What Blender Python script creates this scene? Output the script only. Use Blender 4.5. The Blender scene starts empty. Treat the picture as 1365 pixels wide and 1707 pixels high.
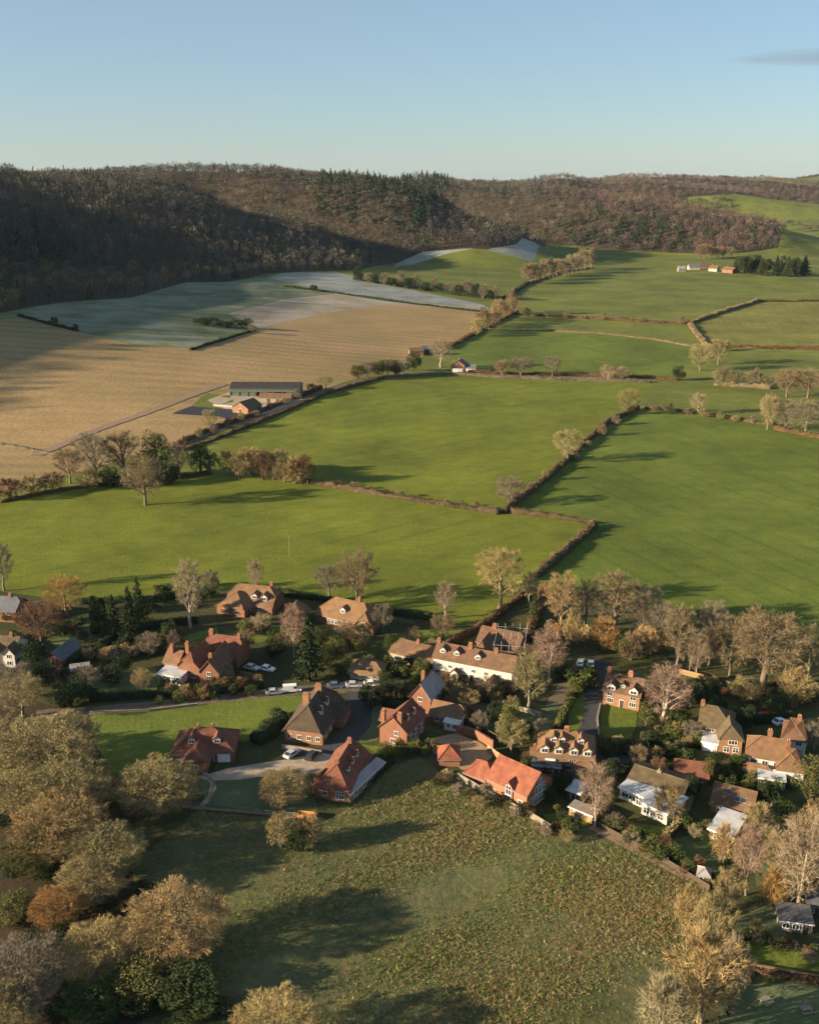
import bpy, bmesh, math, random
import numpy as np
from mathutils import Vector, Matrix
from mathutils.geometry import delaunay_2d_cdt

# ---------------------------------------------------------------- camera, sky, sun, exposure
sc = bpy.context.scene
COL = sc.collection
CAM_H = 125.0                       # drone height in metres
FPX = 1704.0                        # focal length in pixels of the 1365 x 1707 photograph
PITCH = math.atan((853.5 - 300.0) / FPX)
CP, SP = math.cos(PITCH), math.sin(PITCH)
cam = bpy.data.cameras.new('camera'); cam_ob = bpy.data.objects.new('camera', cam); COL.objects.link(cam_ob)
cam_ob.location = (0, 0, CAM_H); cam_ob.rotation_euler = (math.pi / 2 - PITCH, 0, 0)
cam.sensor_fit = 'VERTICAL'; cam.sensor_height = 24; cam.lens = 24 * FPX / 1707
cam.clip_start = 1; cam.clip_end = 60000
sc.camera = cam_ob
sc.cycles.max_bounces = 6; sc.cycles.diffuse_bounces = 3; sc.cycles.volume_bounces = 0
sc.cycles.transparent_max_bounces = 8; sc.cycles.use_denoising = True
sc.cycles.sample_clamp_indirect = .6; sc.cycles.sample_clamp_direct = 2.0

SUN_EL = math.radians(15.5)
SUN_AZ = math.radians(15.0)         # light travels towards +X and a little away from the camera
light_dir = Vector((math.cos(SUN_AZ) * math.cos(SUN_EL), math.sin(SUN_AZ) * math.cos(SUN_EL), -math.sin(SUN_EL)))
to_sun = -light_dir
sun = bpy.data.lights.new('sun', 'SUN'); sun.energy = 5.0; sun.angle = math.radians(0.5); sun.color = (1.0, 0.79, 0.54)
sun_ob = bpy.data.objects.new('sun', sun); COL.objects.link(sun_ob)
sun_ob.rotation_euler = light_dir.to_track_quat('-Z', 'Y').to_euler(); sun_ob.location = (-300, -100, 400)

world = bpy.data.worlds.new('World'); sc.world = world; world.use_nodes = True
wn = world.node_tree; bg = wn.nodes['Background']
sky = wn.nodes.new('ShaderNodeTexSky'); sky.sky_type = 'NISHITA'; sky.sun_disc = False
sky.sun_elevation = SUN_EL; sky.sun_rotation = math.atan2(to_sun.x, to_sun.y) % (2 * math.pi)
sky.altitude = 100; sky.air_density = 1.0; sky.dust_density = 0.2; sky.ozone_density = 4.2
# one thin streak of cloud low in the sky
def wmath(op, a, b=None):
    n = wn.nodes.new('ShaderNodeMath'); n.operation = op
    for i, v in enumerate((a, b)):
        if v is None: continue
        if isinstance(v, (int, float)): n.inputs[i].default_value = v
        else: wn.links.new(v, n.inputs[i])
    return n.outputs[0]
tc = wn.nodes.new('ShaderNodeTexCoord'); sep = wn.nodes.new('ShaderNodeSeparateXYZ'); wn.links.new(tc.outputs['Generated'], sep.inputs[0])
mp = wn.nodes.new('ShaderNodeMapping'); mp.inputs['Scale'].default_value = (14, 14, 120); wn.links.new(tc.outputs['Generated'], mp.inputs[0])
nz = wn.nodes.new('ShaderNodeTexNoise'); nz.inputs['Scale'].default_value = 1.0; nz.inputs['Detail'].default_value = 5; wn.links.new(mp.outputs[0], nz.inputs['Vector'])
ex = wmath('DIVIDE', wmath('SUBTRACT', sep.outputs[0], .385), .105); ez_ = wmath('DIVIDE', wmath('SUBTRACT', sep.outputs[2], .0985), .0075)
q = wmath('ADD', wmath('POWER', ex, 2.0), wmath('POWER', ez_, 2.0))
m_ = wmath('SUBTRACT', wmath('MULTIPLY', wmath('ADD', nz.outputs[0], .25), 1.6), q)
rmp = wn.nodes.new('ShaderNodeClamp'); wn.links.new(m_, rmp.inputs[0])
fac = wmath('MULTIPLY', wmath('MULTIPLY', rmp.outputs[0], wmath('GREATER_THAN', sep.outputs[1], 0.0)), .55)
mxs = wn.nodes.new('ShaderNodeMixRGB'); mxs.inputs[2].default_value = (1.9, 2.2, 2.6, 1)
veil = wn.nodes.new('ShaderNodeMixRGB'); veil.inputs[0].default_value = .42; veil.inputs[2].default_value = (2.7, 3.25, 3.5, 1)   # thin even veil of high haze
wn.links.new(sky.outputs[0], veil.inputs[1]); wn.links.new(fac, mxs.inputs[0]); wn.links.new(veil.outputs[0], mxs.inputs[1]); wn.links.new(mxs.outputs[0], bg.inputs[0])
bg.inputs[1].default_value = 0.056
sc.view_settings.view_transform = 'Standard'; sc.view_settings.look = 'None'
sc.view_settings.gamma = 1; sc.view_settings.use_curve_mapping = False; sc.view_settings.exposure = 1.55

# ---------------------------------------------------------------- terrain shape
def ss(t):
    t = np.clip(t, 0, 1); return t * t * (3 - 2 * t)
MAIN = [(-800, 300, 60), (-730, 440, 126), (-700, 700, 154), (-640, 1000, 140), (-560, 1300, 122), (-530, 1550, 120), (-400, 1820, 126), (-200, 2180, 122),
        (120, 2600, 108), (290, 2900, 98), (450, 3200, 116), (660, 3600, 100), (900, 4000, 126), (1900, 5600, 130)]
SPINES = [
    (MAIN, 262),
    ([(-560, 1300, 122), (-420, 1345, 114), (-295, 1400, 97), (-220, 1435, 70)], 215),
    ([(-400, 1820, 126), (-230, 1760, 124), (-90, 1705, 116), (20, 1662, 94), (85, 1635, 56)], 195),
    ([(20, 2400, 116), (250, 2180, 98), (430, 2050, 86), (610, 1985, 56), (790, 2060, 16)], 225),
    ([(450, 3200, 116), (800, 2980, 104), (1120, 2850, 62), (1380, 2800, 18)], 250),
    ([(900, 4000, 126), (1500, 3720, 112), (1950, 3560, 66), (2250, 3500, 22)], 330),
    ([(1000, 2700, 26), (1500, 3050, 40), (2200, 3600, 40)], 420),
    ([(1700, 5000, 130), (2300, 5200, 146), (2900, 5800, 152), (4000, 7000, 160)], 800),
]
def segd(x, y, pts):
    best = np.full(x.shape, 1e9); h = np.zeros(x.shape)
    for p0, p1 in zip(pts[:-1], pts[1:]):
        dx, dy = p1[0] - p0[0], p1[1] - p0[1]
        t = np.clip(((x - p0[0]) * dx + (y - p0[1]) * dy) / (dx * dx + dy * dy), 0, 1)
        d = np.hypot(x - p0[0] - t * dx, y - p0[1] - t * dy)
        m = d < best; best = np.where(m, d, best)
        if len(p0) > 2: h = np.where(m, p0[2] + t * (p1[2] - p0[2]), h)
    return best, h
_my = np.array([p[1] for p in MAIN]); _mx = np.array([p[0] for p in MAIN])
def height(x, y):
    x = np.asarray(x, float); y = np.asarray(y, float)
    lm = x < np.interp(y, _my, _mx)
    acc = np.zeros(x.shape); k = 12.0; d0 = None
    for i, (pts, w) in enumerate(SPINES):
        d, h = segd(x, y, pts)
        if i == 0:
            d0 = d; d = np.where(lm & (y > 440), d * 0.25, d)
        acc = acc + np.exp(h * (1 - ss((d - 20) / w)) / k) - 1
    z = k * np.log1p(acc)
    ap = 24 * ss((760 - d0) / 430) * ss((y - 480) / 300) * np.where(lm, 0, 1)
    z = np.sqrt(z * z + ap * ap)
    und = (2.5 * np.sin(x / 140 + 1.0) * np.cos(y / 190) + 2.0 * np.sin((x + y) / 230)) * ss((y - 480) / 350)
    rough = (7 * np.sin(x / 61 + y / 97) * np.sin(y / 73 - x / 120)) * ss((z - 45) / 60)
    return z + und + rough
def pix_ray(px, py):
    u = (px - 682.5) / FPX; v = (853.5 - py) / FPX
    return np.array([u, CP + v * SP, -SP + v * CP])
_gc = {}
def at(px, py):
    """the ground point seen at a pixel of the photograph"""
    k = (px, py)
    if k in _gc: return _gc[k]
    d = pix_ray(px, py)
    if d[2] < 0:
        t0 = CAM_H / -d[2]
        if d[1] * t0 < 470 and d[0] * t0 > -380:               # the level village floor
            r = Vector((d[0] * t0, d[1] * t0, 0.0)); _gc[k] = r; return r
    ts = 300 * 1.012 ** np.arange(290)
    below = CAM_H + d[2] * ts <= height(d[0] * ts, d[1] * ts)
    i = int(np.argmax(below)) if below.any() else 289
    lo, hi = ts[max(i - 1, 0)], ts[i]
    for _ in range(13):
        m = (lo + hi) / 2
        if CAM_H + d[2] * m <= float(height(d[0] * m, d[1] * m)): hi = m
        else: lo = m
    r = Vector((d[0] * hi, d[1] * hi, CAM_H + d[2] * hi)); _gc[k] = r
    return r
def mpp(p):
    """metres across one photograph pixel at a world point"""
    return (p[1] * CP - (p[2] - CAM_H) * SP) / FPX
def vscale(p):
    """metres of upright height shown by one photograph pixel"""
    h = math.hypot(p[0], p[1]); ca = h / math.hypot(h, CAM_H - p[2])
    return mpp(p) / max(ca, .3)
def zat(x, y): return 0.0 if y < 470 and x > -380 else float(height(x, y))

# ---------------------------------------------------------------- materials
_mats = {}
def nodes_mat(name):
    m = bpy.data.materials.new(name); m.use_nodes = True
    b = m.node_tree.nodes['Principled BSDF']
    b.inputs['Roughness'].default_value = .92; b.inputs['Specular IOR Level'].default_value = .15
    _mats[name] = m
    return m, m.node_tree, b
def noise_mix(nt, vec, stops, scale, detail=5, rough=.6):
    n = nt.nodes.new('ShaderNodeTexNoise'); n.inputs['Scale'].default_value = scale
    n.inputs['Detail'].default_value = detail; n.inputs['Roughness'].default_value = rough
    nt.links.new(vec, n.inputs['Vector'])
    r = nt.nodes.new('ShaderNodeValToRGB'); e = r.color_ramp.elements
    while len(e) < len(stops): e.new(.5)
    for i, (p, c) in enumerate(stops):
        e[i].position = p; e[i].color = (*c, 1)
    nt.links.new(n.outputs[0], r.inputs[0])
    return r.outputs[0], n.outputs[0]
def mix(nt, mode, fac, a, b):
    x = nt.nodes.new('ShaderNodeMixRGB'); x.blend_type = mode
    for sock, v in ((x.inputs[0], fac), (x.inputs[1], a), (x.inputs[2], b)):
        if isinstance(v, (int, float)): sock.default_value = v
        elif isinstance(v, tuple): sock.default_value = (*v, 1)
        else: nt.links.new(v, sock)
    return x.outputs[0]
def bump(nt, b, h, dist, strength=1.0):
    n = nt.nodes.new('ShaderNodeBump'); n.inputs['Distance'].default_value = dist; n.inputs['Strength'].default_value = strength
    nt.links.new(h, n.inputs['Height']); nt.links.new(n.outputs[0], b.inputs['Normal'])
def pos(nt, scale=None, rot=0):
    g = nt.nodes.new('ShaderNodeNewGeometry')
    if scale is None: return g.outputs['Position']
    m = nt.nodes.new('ShaderNodeMapping'); m.inputs['Scale'].default_value = scale; m.inputs['Rotation'].default_value = (0, 0, rot)
    nt.links.new(g.outputs['Position'], m.inputs[0]); return m.outputs[0]
def grassy(name, dark, lite, big=(.68, 1.26), frost=0.0, streak=None, fine_scale=.9, bd=.25, tram=None):
    m, nt, b = nodes_mat(name)
    P = pos(nt)
    c1, n1 = noise_mix(nt, P, [(.3, dark), (.72, lite)], fine_scale, 6, .75)
    c2, n2 = noise_mix(nt, P, [(.3, (big[0],) * 3), (.7, (big[1], big[1] * .99, big[1] * .93))], .018, 5, .6)
    c = mix(nt, 'MULTIPLY', 1.0, c1, c2)
    c3, _ = noise_mix(nt, pos(nt, (.05, .42, .4), .5), [(.35, (.90, .93, .92)), (.65, (1.06, 1.05, 1.02))], 1.0, 4)
    c = mix(nt, 'MULTIPLY', .8, c, c3)
    c4, _ = noise_mix(nt, P, [(.32, (.80, .84, .84)), (.68, (1.17, 1.12, 1.06))], .11, 6, .65)
    c = mix(nt, 'MULTIPLY', .9, c, c4)
    if tram is not None:                                     # tractor tramlines, faint and broken
        w = nt.nodes.new('ShaderNodeTexWave'); w.inputs['Scale'].default_value = .026; w.inputs['Distortion'].default_value = 1.6; w.inputs['Detail'].default_value = 2; w.inputs['Detail Scale'].default_value = .12; w.bands_direction = 'X'
        nt.links.new(pos(nt, (1, 1, 1), tram), w.inputs['Vector'])
        r = nt.nodes.new('ShaderNodeValToRGB'); r.color_ramp.elements[0].position = .0; r.color_ramp.elements[0].color = (.80, .82, .82, 1); r.color_ramp.elements[1].position = .14; r.color_ramp.elements[1].color = (1, 1, 1, 1)
        nt.links.new(w.outputs[0], r.inputs[0])
        f5, _ = noise_mix(nt, P, [(.36, (0, 0, 0)), (.58, (.9,) * 3)], .013, 4)
        c = mix(nt, 'MULTIPLY', f5, c, r.outputs[0])
    if frost:
        f, _ = noise_mix(nt, P, [(.34, (0, 0, 0)), (.62, (frost,) * 3)], .03, 6, .6)
        c = mix(nt, 'MIX', f, c, (.46, .48, .45))
    if name == 'rough_meadow':                               # drifts of dead russet stems
        f, _ = noise_mix(nt, P, [(.50, (0, 0, 0)), (.70, (.32,) * 3)], .22, 5, .7)
        c = mix(nt, 'MIX', f, c, (.20, .115, .06))
    nt.links.new(c, b.inputs['Base Color']); bump(nt, b, n1, bd, .8)
    return m
PASTURE = grassy('pasture_grass', (.092, .116, .013), (.168, .188, .025), tram=.9)
PASTURE2 = grassy('pasture_grass_darker', (.074, .106, .015), (.134, .168, .030), tram=-.45)
PASTURE3 = grassy('pasture_grass_yellow', (.125, .130, .028), (.195, .190, .052), tram=.2)
GARDEN = grassy('garden_ground', (.035, .045, .016), (.090, .085, .035), (.6, 1.3))
LAWN = grassy('lawn_grass', (.085, .115, .018), (.145, .175, .034), (.75, 1.2))
LAWNF = grassy('frosty_lawn', (.055, .082, .022), (.100, .125, .040), (.6, 1.25), frost=.10)
FROSTG = grassy('frosted_pasture', (.080, .105, .045), (.125, .145, .065), (.75, 1.2), frost=.22)
FROSTW = grassy('white_frost_pasture', (.125, .145, .14), (.20, .225, .225), (.8, 1.15), frost=.30)
MEADOW = grassy('rough_meadow', (.050, .066, .022), (.150, .148, .055), (.55, 1.3), frost=.05, fine_scale=.55, bd=.6)
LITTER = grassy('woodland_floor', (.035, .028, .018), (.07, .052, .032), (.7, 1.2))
FARLAND = grassy('far_pasture', (.090, .112, .022), (.155, .170, .040), (.66, 1.28))
def stubble():
    m, nt, b = nodes_mat('stubble')
    c1, n1 = noise_mix(nt, pos(nt), [(.3, (.215, .148, .072)), (.72, (.375, .268, .14))], .5, 6, .7)
    c2, _ = noise_mix(nt, pos(nt), [(.32, (.74, .80, .68)), (.68, (1.16, 1.13, 1.10))], .012, 6)
    c = mix(nt, 'MULTIPLY', 1.0, c1, c2)
    w = nt.nodes.new('ShaderNodeTexWave'); w.inputs['Scale'].default_value = .022; w.inputs['Distortion'].default_value = 7.0
    w.inputs['Detail'].default_value = 3; w.inputs['Detail Scale'].default_value = .5; w.bands_direction = 'Y'
    nt.links.new(pos(nt, (.25, 1, 1), .13), w.inputs['Vector'])
    r = nt.nodes.new('ShaderNodeValToRGB'); r.color_ramp.elements[0].position = .3; r.color_ramp.elements[0].color = (.74, .71, .66, 1)
    r.color_ramp.elements[1].position = .7; r.color_ramp.elements[1].color = (1.08, 1.06, 1, 1)
    nt.links.new(w.outputs[0], r.inputs[0])
    f2, _ = noise_mix(nt, pos(nt), [(.35, (.0,) * 3), (.65, (.55,) * 3)], .009, 4)
    c = mix(nt, 'MULTIPLY', f2, c, r.outputs[0])
    nt.links.new(c, b.inputs['Base Color']); bump(nt, b, n1, .3, .8)
    return m
STUBBLE = stubble()
PLOUGH = grassy('frosted_plough', (.20, .16, .11), (.30, .25, .19), (.8, 1.1), frost=.3)
def surf(name, lo, hi, scale, bd=.02, big=None, rough=.92, coord='Object', spec=.15):
    m, nt, b = nodes_mat(name)
    if coord == 'pos': P = pos(nt)
    else:
        t = nt.nodes.new('ShaderNodeTexCoord'); P = t.outputs['Object']
    c, n = noise_mix(nt, P, [(.3, lo), (.7, hi)], scale, 6, .7)
    if big:
        c2, _ = noise_mix(nt, P, [(.3, (big[0],) * 3), (.7, (big[1],) * 3)], .35, 4)
        c = mix(nt, 'MULTIPLY', 1.0, c, c2)
    nt.links.new(c, b.inputs['Base Color']); bump(nt, b, n, bd, .7)
    b.inputs['Roughness'].default_value = rough; b.inputs['Specular IOR Level'].default_value = spec
    return m
def tiles(name, lo, hi, moss=None, frost=0.0):
    """roof covering: mottled tiles in courses, moss in patches"""
    m, nt, b = nodes_mat(name)
    t = nt.nodes.new('ShaderNodeTexCoord'); P = t.outputs['Object']
    c, n = noise_mix(nt, P, [(.25, lo), (.75, hi)], 3.2, 6, .8)
    c2, _ = noise_mix(nt, P, [(.3, (.62, .60, .58)), (.7, (1.25, 1.22, 1.2))], .6, 6)
    c = mix(nt, 'MULTIPLY', 1.0, c, c2)
    w = nt.nodes.new('ShaderNodeTexWave'); w.bands_direction = 'Z'; w.inputs['Scale'].default_value = 2.2; w.inputs['Distortion'].default_value = .4
    nt.links.new(P, w.inputs['Vector'])
    r = nt.nodes.new('ShaderNodeValToRGB'); r.color_ramp.elements[0].color = (.80, .80, .80, 1); r.color_ramp.elements[1].color = (1.05, 1.05, 1.05, 1)
    nt.links.new(w.outputs[0], r.inputs[0]); c = mix(nt, 'MULTIPLY', .7, c, r.outputs[0])
    if moss:
        f, _ = noise_mix(nt, P, [(.42, (0, 0, 0)), (.68, (.75,) * 3)], .8, 6)
        c = mix(nt, 'MIX', f, c, moss)
    if frost:
        f, _ = noise_mix(nt, P, [(.25, (frost * .5,) * 3), (.7, (frost,) * 3)], .7, 6)
        c = mix(nt, 'MIX', f, c, (.55, .60, .64))
    nt.links.new(c, b.inputs['Base Color']); bump(nt, b, n, .05, .8)
    b.inputs['Roughness'].default_value = .8; b.inputs['Specular IOR Level'].default_value = .25
    return m
M = dict(
    brick=surf('red_brick', (.165, .078, .048), (.265, .132, .082), 5.0, big=(.85, 1.15)),
    brick_brown=surf('brown_brick', (.19, .10, .055), (.31, .18, .105), 5.0, big=(.85, 1.15)),
    brick_new=surf('orange_brick', (.22, .108, .060), (.33, .175, .10), 5.0, big=(.9, 1.1)),
    white=surf('white_render', (.46, .43, .37), (.58, .55, .49), 1.5, big=(.9, 1.05)),
    cream=surf('cream_render', (.36, .30, .20), (.46, .39, .27), 1.5, big=(.9, 1.05)),
    stone=surf('flint_stone', (.20, .17, .125), (.33, .285, .215), 3.0, big=(.8, 1.15)),
    tile_red=tiles('red_roof_tile', (.15, .055, .034), (.24, .092, .056), moss=(.12, .065, .042)),
    tile_new=tiles('new_red_roof_tile', (.23, .078, .045), (.30, .112, .066)),
    tile_orange=tiles('orange_roof_tile', (.165, .084, .046), (.255, .14, .078), moss=(.14, .115, .05)),
    tile_brown=tiles('brown_roof_tile', (.12, .065, .04), (.22, .125, .075), moss=(.085, .068, .036)),
    tile_moss=tiles('mossy_roof_tile', (.095, .07, .042), (.17, .125, .07), moss=(.085, .075, .036)),
    tile_dark=tiles('dark_roof_tile', (.055, .040, .030), (.105, .076, .052), moss=(.07, .06, .034)),
    tile_frost=tiles('frosted_roof_tile', (.14, .10, .09), (.22, .16, .14), frost=.38),
    slate=tiles('slate_roof', (.045, .05, .06), (.10, .11, .125), frost=.12),
    tin=tiles('grey_sheet_roof', (.16, .155, .15), (.24, .235, .225), frost=.2),
    thatch=surf('thatch', (.13, .085, .045), (.25, .17, .09), 2.5, .08, big=(.8, 1.15)),
    felt=tiles('pale_flat_roof', (.40, .39, .38), (.55, .54, .53), frost=.5),
    barnroof=tiles('barn_roof', (.028, .026, .025), (.055, .05, .047)),
    feltdark=tiles('dark_flat_roof', (.05, .05, .05), (.09, .09, .09), frost=.1),
    timber=surf('tan_timber', (.22, .14, .07), (.38, .26, .14), 2.0, big=(.8, 1.15)),
    wood_dark=surf('dark_timber', (.05, .037, .025), (.11, .085, .06), 2.5),
    wood_grey=surf('grey_timber', (.16, .14, .11), (.27, .24, .19), 2.5),
    cladding=surf('green_cladding', (.10, .125, .095), (.15, .175, .135), .8),
    paint=surf('white_paint', (.72, .72, .70), (.80, .80, .78), 2.0, rough=.5, spec=.4),
    lead=surf('lead_flashing', (.17, .18, .19), (.26, .27, .28), 2.0, rough=.6),
    door=surf('painted_door', (.05, .035, .03), (.09, .06, .05), 2.0, rough=.5),
    pot=surf('clay_pot', (.36, .17, .09), (.50, .27, .15), 3.0),
    tarmac=surf('tarmac', (.040, .040, .042), (.072, .070, .070), .9, .02, coord='pos'),
    lane=surf('muddy_lane', (.085, .068, .05), (.17, .135, .095), .6, .03, coord='pos'),
    gravel=surf('pale_gravel', (.24, .19, .14), (.40, .33, .25), .7, .03, coord='pos'),
    courtyard=surf('tan_gravel', (.25, .165, .095), (.38, .265, .16), .7, .03, coord='pos'),
    path=surf('garden_path', (.17, .12, .08), (.29, .21, .14), .8, .03, coord='pos'),
    tarp=surf('black_sheeting', (.018, .018, .022), (.035, .035, .04), .5, .02, rough=.6, spec=.3),
    hay=surf('hay', (.34, .24, .11), (.50, .38, .20), 2.0, .05),
    steel=surf('galvanised_steel', (.30, .31, .32), (.42, .43, .44), 2.0, rough=.5, spec=.4),
    rubber=surf('tyre_rubber', (.015, .015, .015), (.03, .03, .03), 4.0),
    sheet=surf('blue_white_sheeting', (.45, .52, .60), (.65, .70, .76), .8, .05),
    orange=surf('orange_paint', (.55, .22, .04), (.65, .30, .06), 2.0),
)
def glass():
    m, nt, b = nodes_mat('window_glass')
    b.inputs['Base Color'].default_value = (.025, .03, .036, 1); b.inputs['Roughness'].default_value = .08
    b.inputs['Specular IOR Level'].default_value = .7
    return m
M['glass'] = glass()
def paint_obj():
    m, nt, b = nodes_mat('car_paint')
    o = nt.nodes.new('ShaderNodeObjectInfo'); nt.links.new(o.outputs['Color'], b.inputs['Base Color'])
    b.inputs['Roughness'].default_value = .28; b.inputs['Specular IOR Level'].default_value = .5
    return m
M['carpaint'] = paint_obj()
def twig_mat(name, attr=True, two=False):
    m, nt, b = nodes_mat(name)
    o = nt.nodes.new('ShaderNodeObjectInfo'); c = o.outputs['Color']
    if attr:
        a = nt.nodes.new('ShaderNodeAttribute'); a.attribute_name = 'shade'
        r = nt.nodes.new('ShaderNodeValToRGB'); r.color_ramp.elements[0].color = (.55, .55, .50, 1); r.color_ramp.elements[1].color = (1.5, 1.42, 1.3, 1)
        nt.links.new(a.outputs['Fac'], r.inputs[0]); c = mix(nt, 'MULTIPLY', 1.0, c, r.outputs[0])
    nt.links.new(c, b.inputs['Base Color']); b.inputs['Specular IOR Level'].default_value = .1
    return m
TWIG = twig_mat('bare_twigs'); BARK = twig_mat('bark', False); LEAF = twig_mat('leaves')
def vcol_mat(name):
    m, nt, b = nodes_mat(name)
    a = nt.nodes.new('ShaderNodeAttribute'); a.attribute_name = 'tint'
    nt.links.new(a.outputs['Color'], b.inputs['Base Color']); b.inputs['Specular IOR Level'].default_value = .1
    return m
TINT = vcol_mat('tinted_foliage')

# ---------------------------------------------------------------- mesh and tagging helpers
def tag(o, label=None, cat=None, group=None, kind=None):
    if label: o['label'] = label
    if cat: o['category'] = cat
    if group: o['group'] = group
    if kind: o['kind'] = kind
    return o
def mesh_np(name, V, Fc, mat, shade=None, tint=None, smooth=False):
    """V (n,3), Fc (m,k) arrays -> mesh"""
    me = bpy.data.meshes.new(name); V = np.asarray(V, np.float32); Fc = np.asarray(Fc, np.int32)
    n, (m, k) = len(V), Fc.shape
    me.vertices.add(n); me.vertices.foreach_set('co', V.ravel())
    me.loops.add(m * k); me.loops.foreach_set('vertex_index', Fc.ravel())
    me.polygons.add(m); me.polygons.foreach_set('loop_start', np.arange(m, dtype=np.int32) * k)
    if smooth: me.polygons.foreach_set('use_smooth', np.ones(m, bool))
    me.update(calc_edges=True)
    if shade is not None:
        a = me.attributes.new('shade', 'FLOAT', 'FACE'); a.data.foreach_set('value', np.asarray(shade, np.float32))
    if tint is not None:
        a = me.attributes.new('tint', 'FLOAT_COLOR', 'FACE')
        a.data.foreach_set('color', np.concatenate([np.asarray(tint, np.float32), np.ones((m, 1), np.float32)], 1).ravel())
    me.materials.append(mat)
    return me
def mesh_py(name, V, Fc, mat):
    me = bpy.data.meshes.new(name); me.from_pydata([tuple(v) for v in V], [], [tuple(f) for f in Fc]); me.update()
    me.materials.append(mat); return me
def link(name, data, parent=None, loc=None, rz=None, color=None):
    o = bpy.data.objects.new(name, data); COL.objects.link(o)
    if parent is not None: o.parent = parent
    if loc is not None: o.location = loc
    if rz is not None: o.rotation_euler = (0, 0, rz)
    if color is not None: o.color = (*color, 1)
    return o
class MB:
    """collects boxes, prisms and tubes into one mesh"""
    def __init__(s): s.v, s.f = [], []
    def add(s, V, Fc):
        n = len(s.v); s.v += [tuple(p) for p in V]; s.f += [tuple(i + n for i in f) for f in Fc]; return s
    def box(s, x0, x1, y0, y1, z0, z1):
        return s.add([(x0, y0, z0), (x1, y0, z0), (x1, y1, z0), (x0, y1, z0), (x0, y0, z1), (x1, y0, z1), (x1, y1, z1), (x0, y1, z1)],
                     [(0, 3, 2, 1), (4, 5, 6, 7), (0, 1, 5, 4), (1, 2, 6, 5), (2, 3, 7, 6), (3, 0, 4, 7)])
    def bar(s, a, b, r, n=4, r2=None):
        a, b = Vector(a), Vector(b); d = (b - a)
        if d.length < 1e-6: return s
        d.normalize(); u = d.orthogonal().normalized(); w = d.cross(u); r2 = r if r2 is None else r2
        V = [tuple(a + (u * math.cos(t) + w * math.sin(t)) * r) for t in [2 * math.pi * i / n for i in range(n)]]
        V += [tuple(b + (u * math.cos(t) + w * math.sin(t)) * r2) for t in [2 * math.pi * i / n for i in range(n)]]
        Fc = [(i, (i + 1) % n, n + (i + 1) % n, n + i) for i in range(n)] + [tuple(range(n))[::-1], tuple(range(n, 2 * n))]
        return s.add(V, Fc)
    def prism(s, poly, y0, y1):
        """polygon in x-z extruded along y"""
        n = len(poly)
        return s.add([(x, y0, z) for x, z in poly] + [(x, y1, z) for x, z in poly],
                     [tuple(range(n)), tuple(range(n, 2 * n))[::-1]] + [(i, n + i, n + (i + 1) % n, (i + 1) % n) for i in range(n)])
    def mesh(s, name, mat): return mesh_py(name, s.v, s.f, mat)
def inside(poly, x, y):
    """vectorised point in polygon"""
    x = np.asarray(x, float); y = np.asarray(y, float); r = np.zeros(x.shape, bool); n = len(poly)
    for i in range(n):
        x0, y0 = poly[i][:2]; x1, y1 = poly[(i + 1) % n][:2]
        if y0 == y1: continue
        c = ((y0 > y) != (y1 > y)) & (x < (x1 - x0) * (y - y0) / (y1 - y0) + x0)
        r ^= c
    return r
def world_poly(pts):
    return [tuple(at(*p))[:2] for p in pts]

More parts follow.
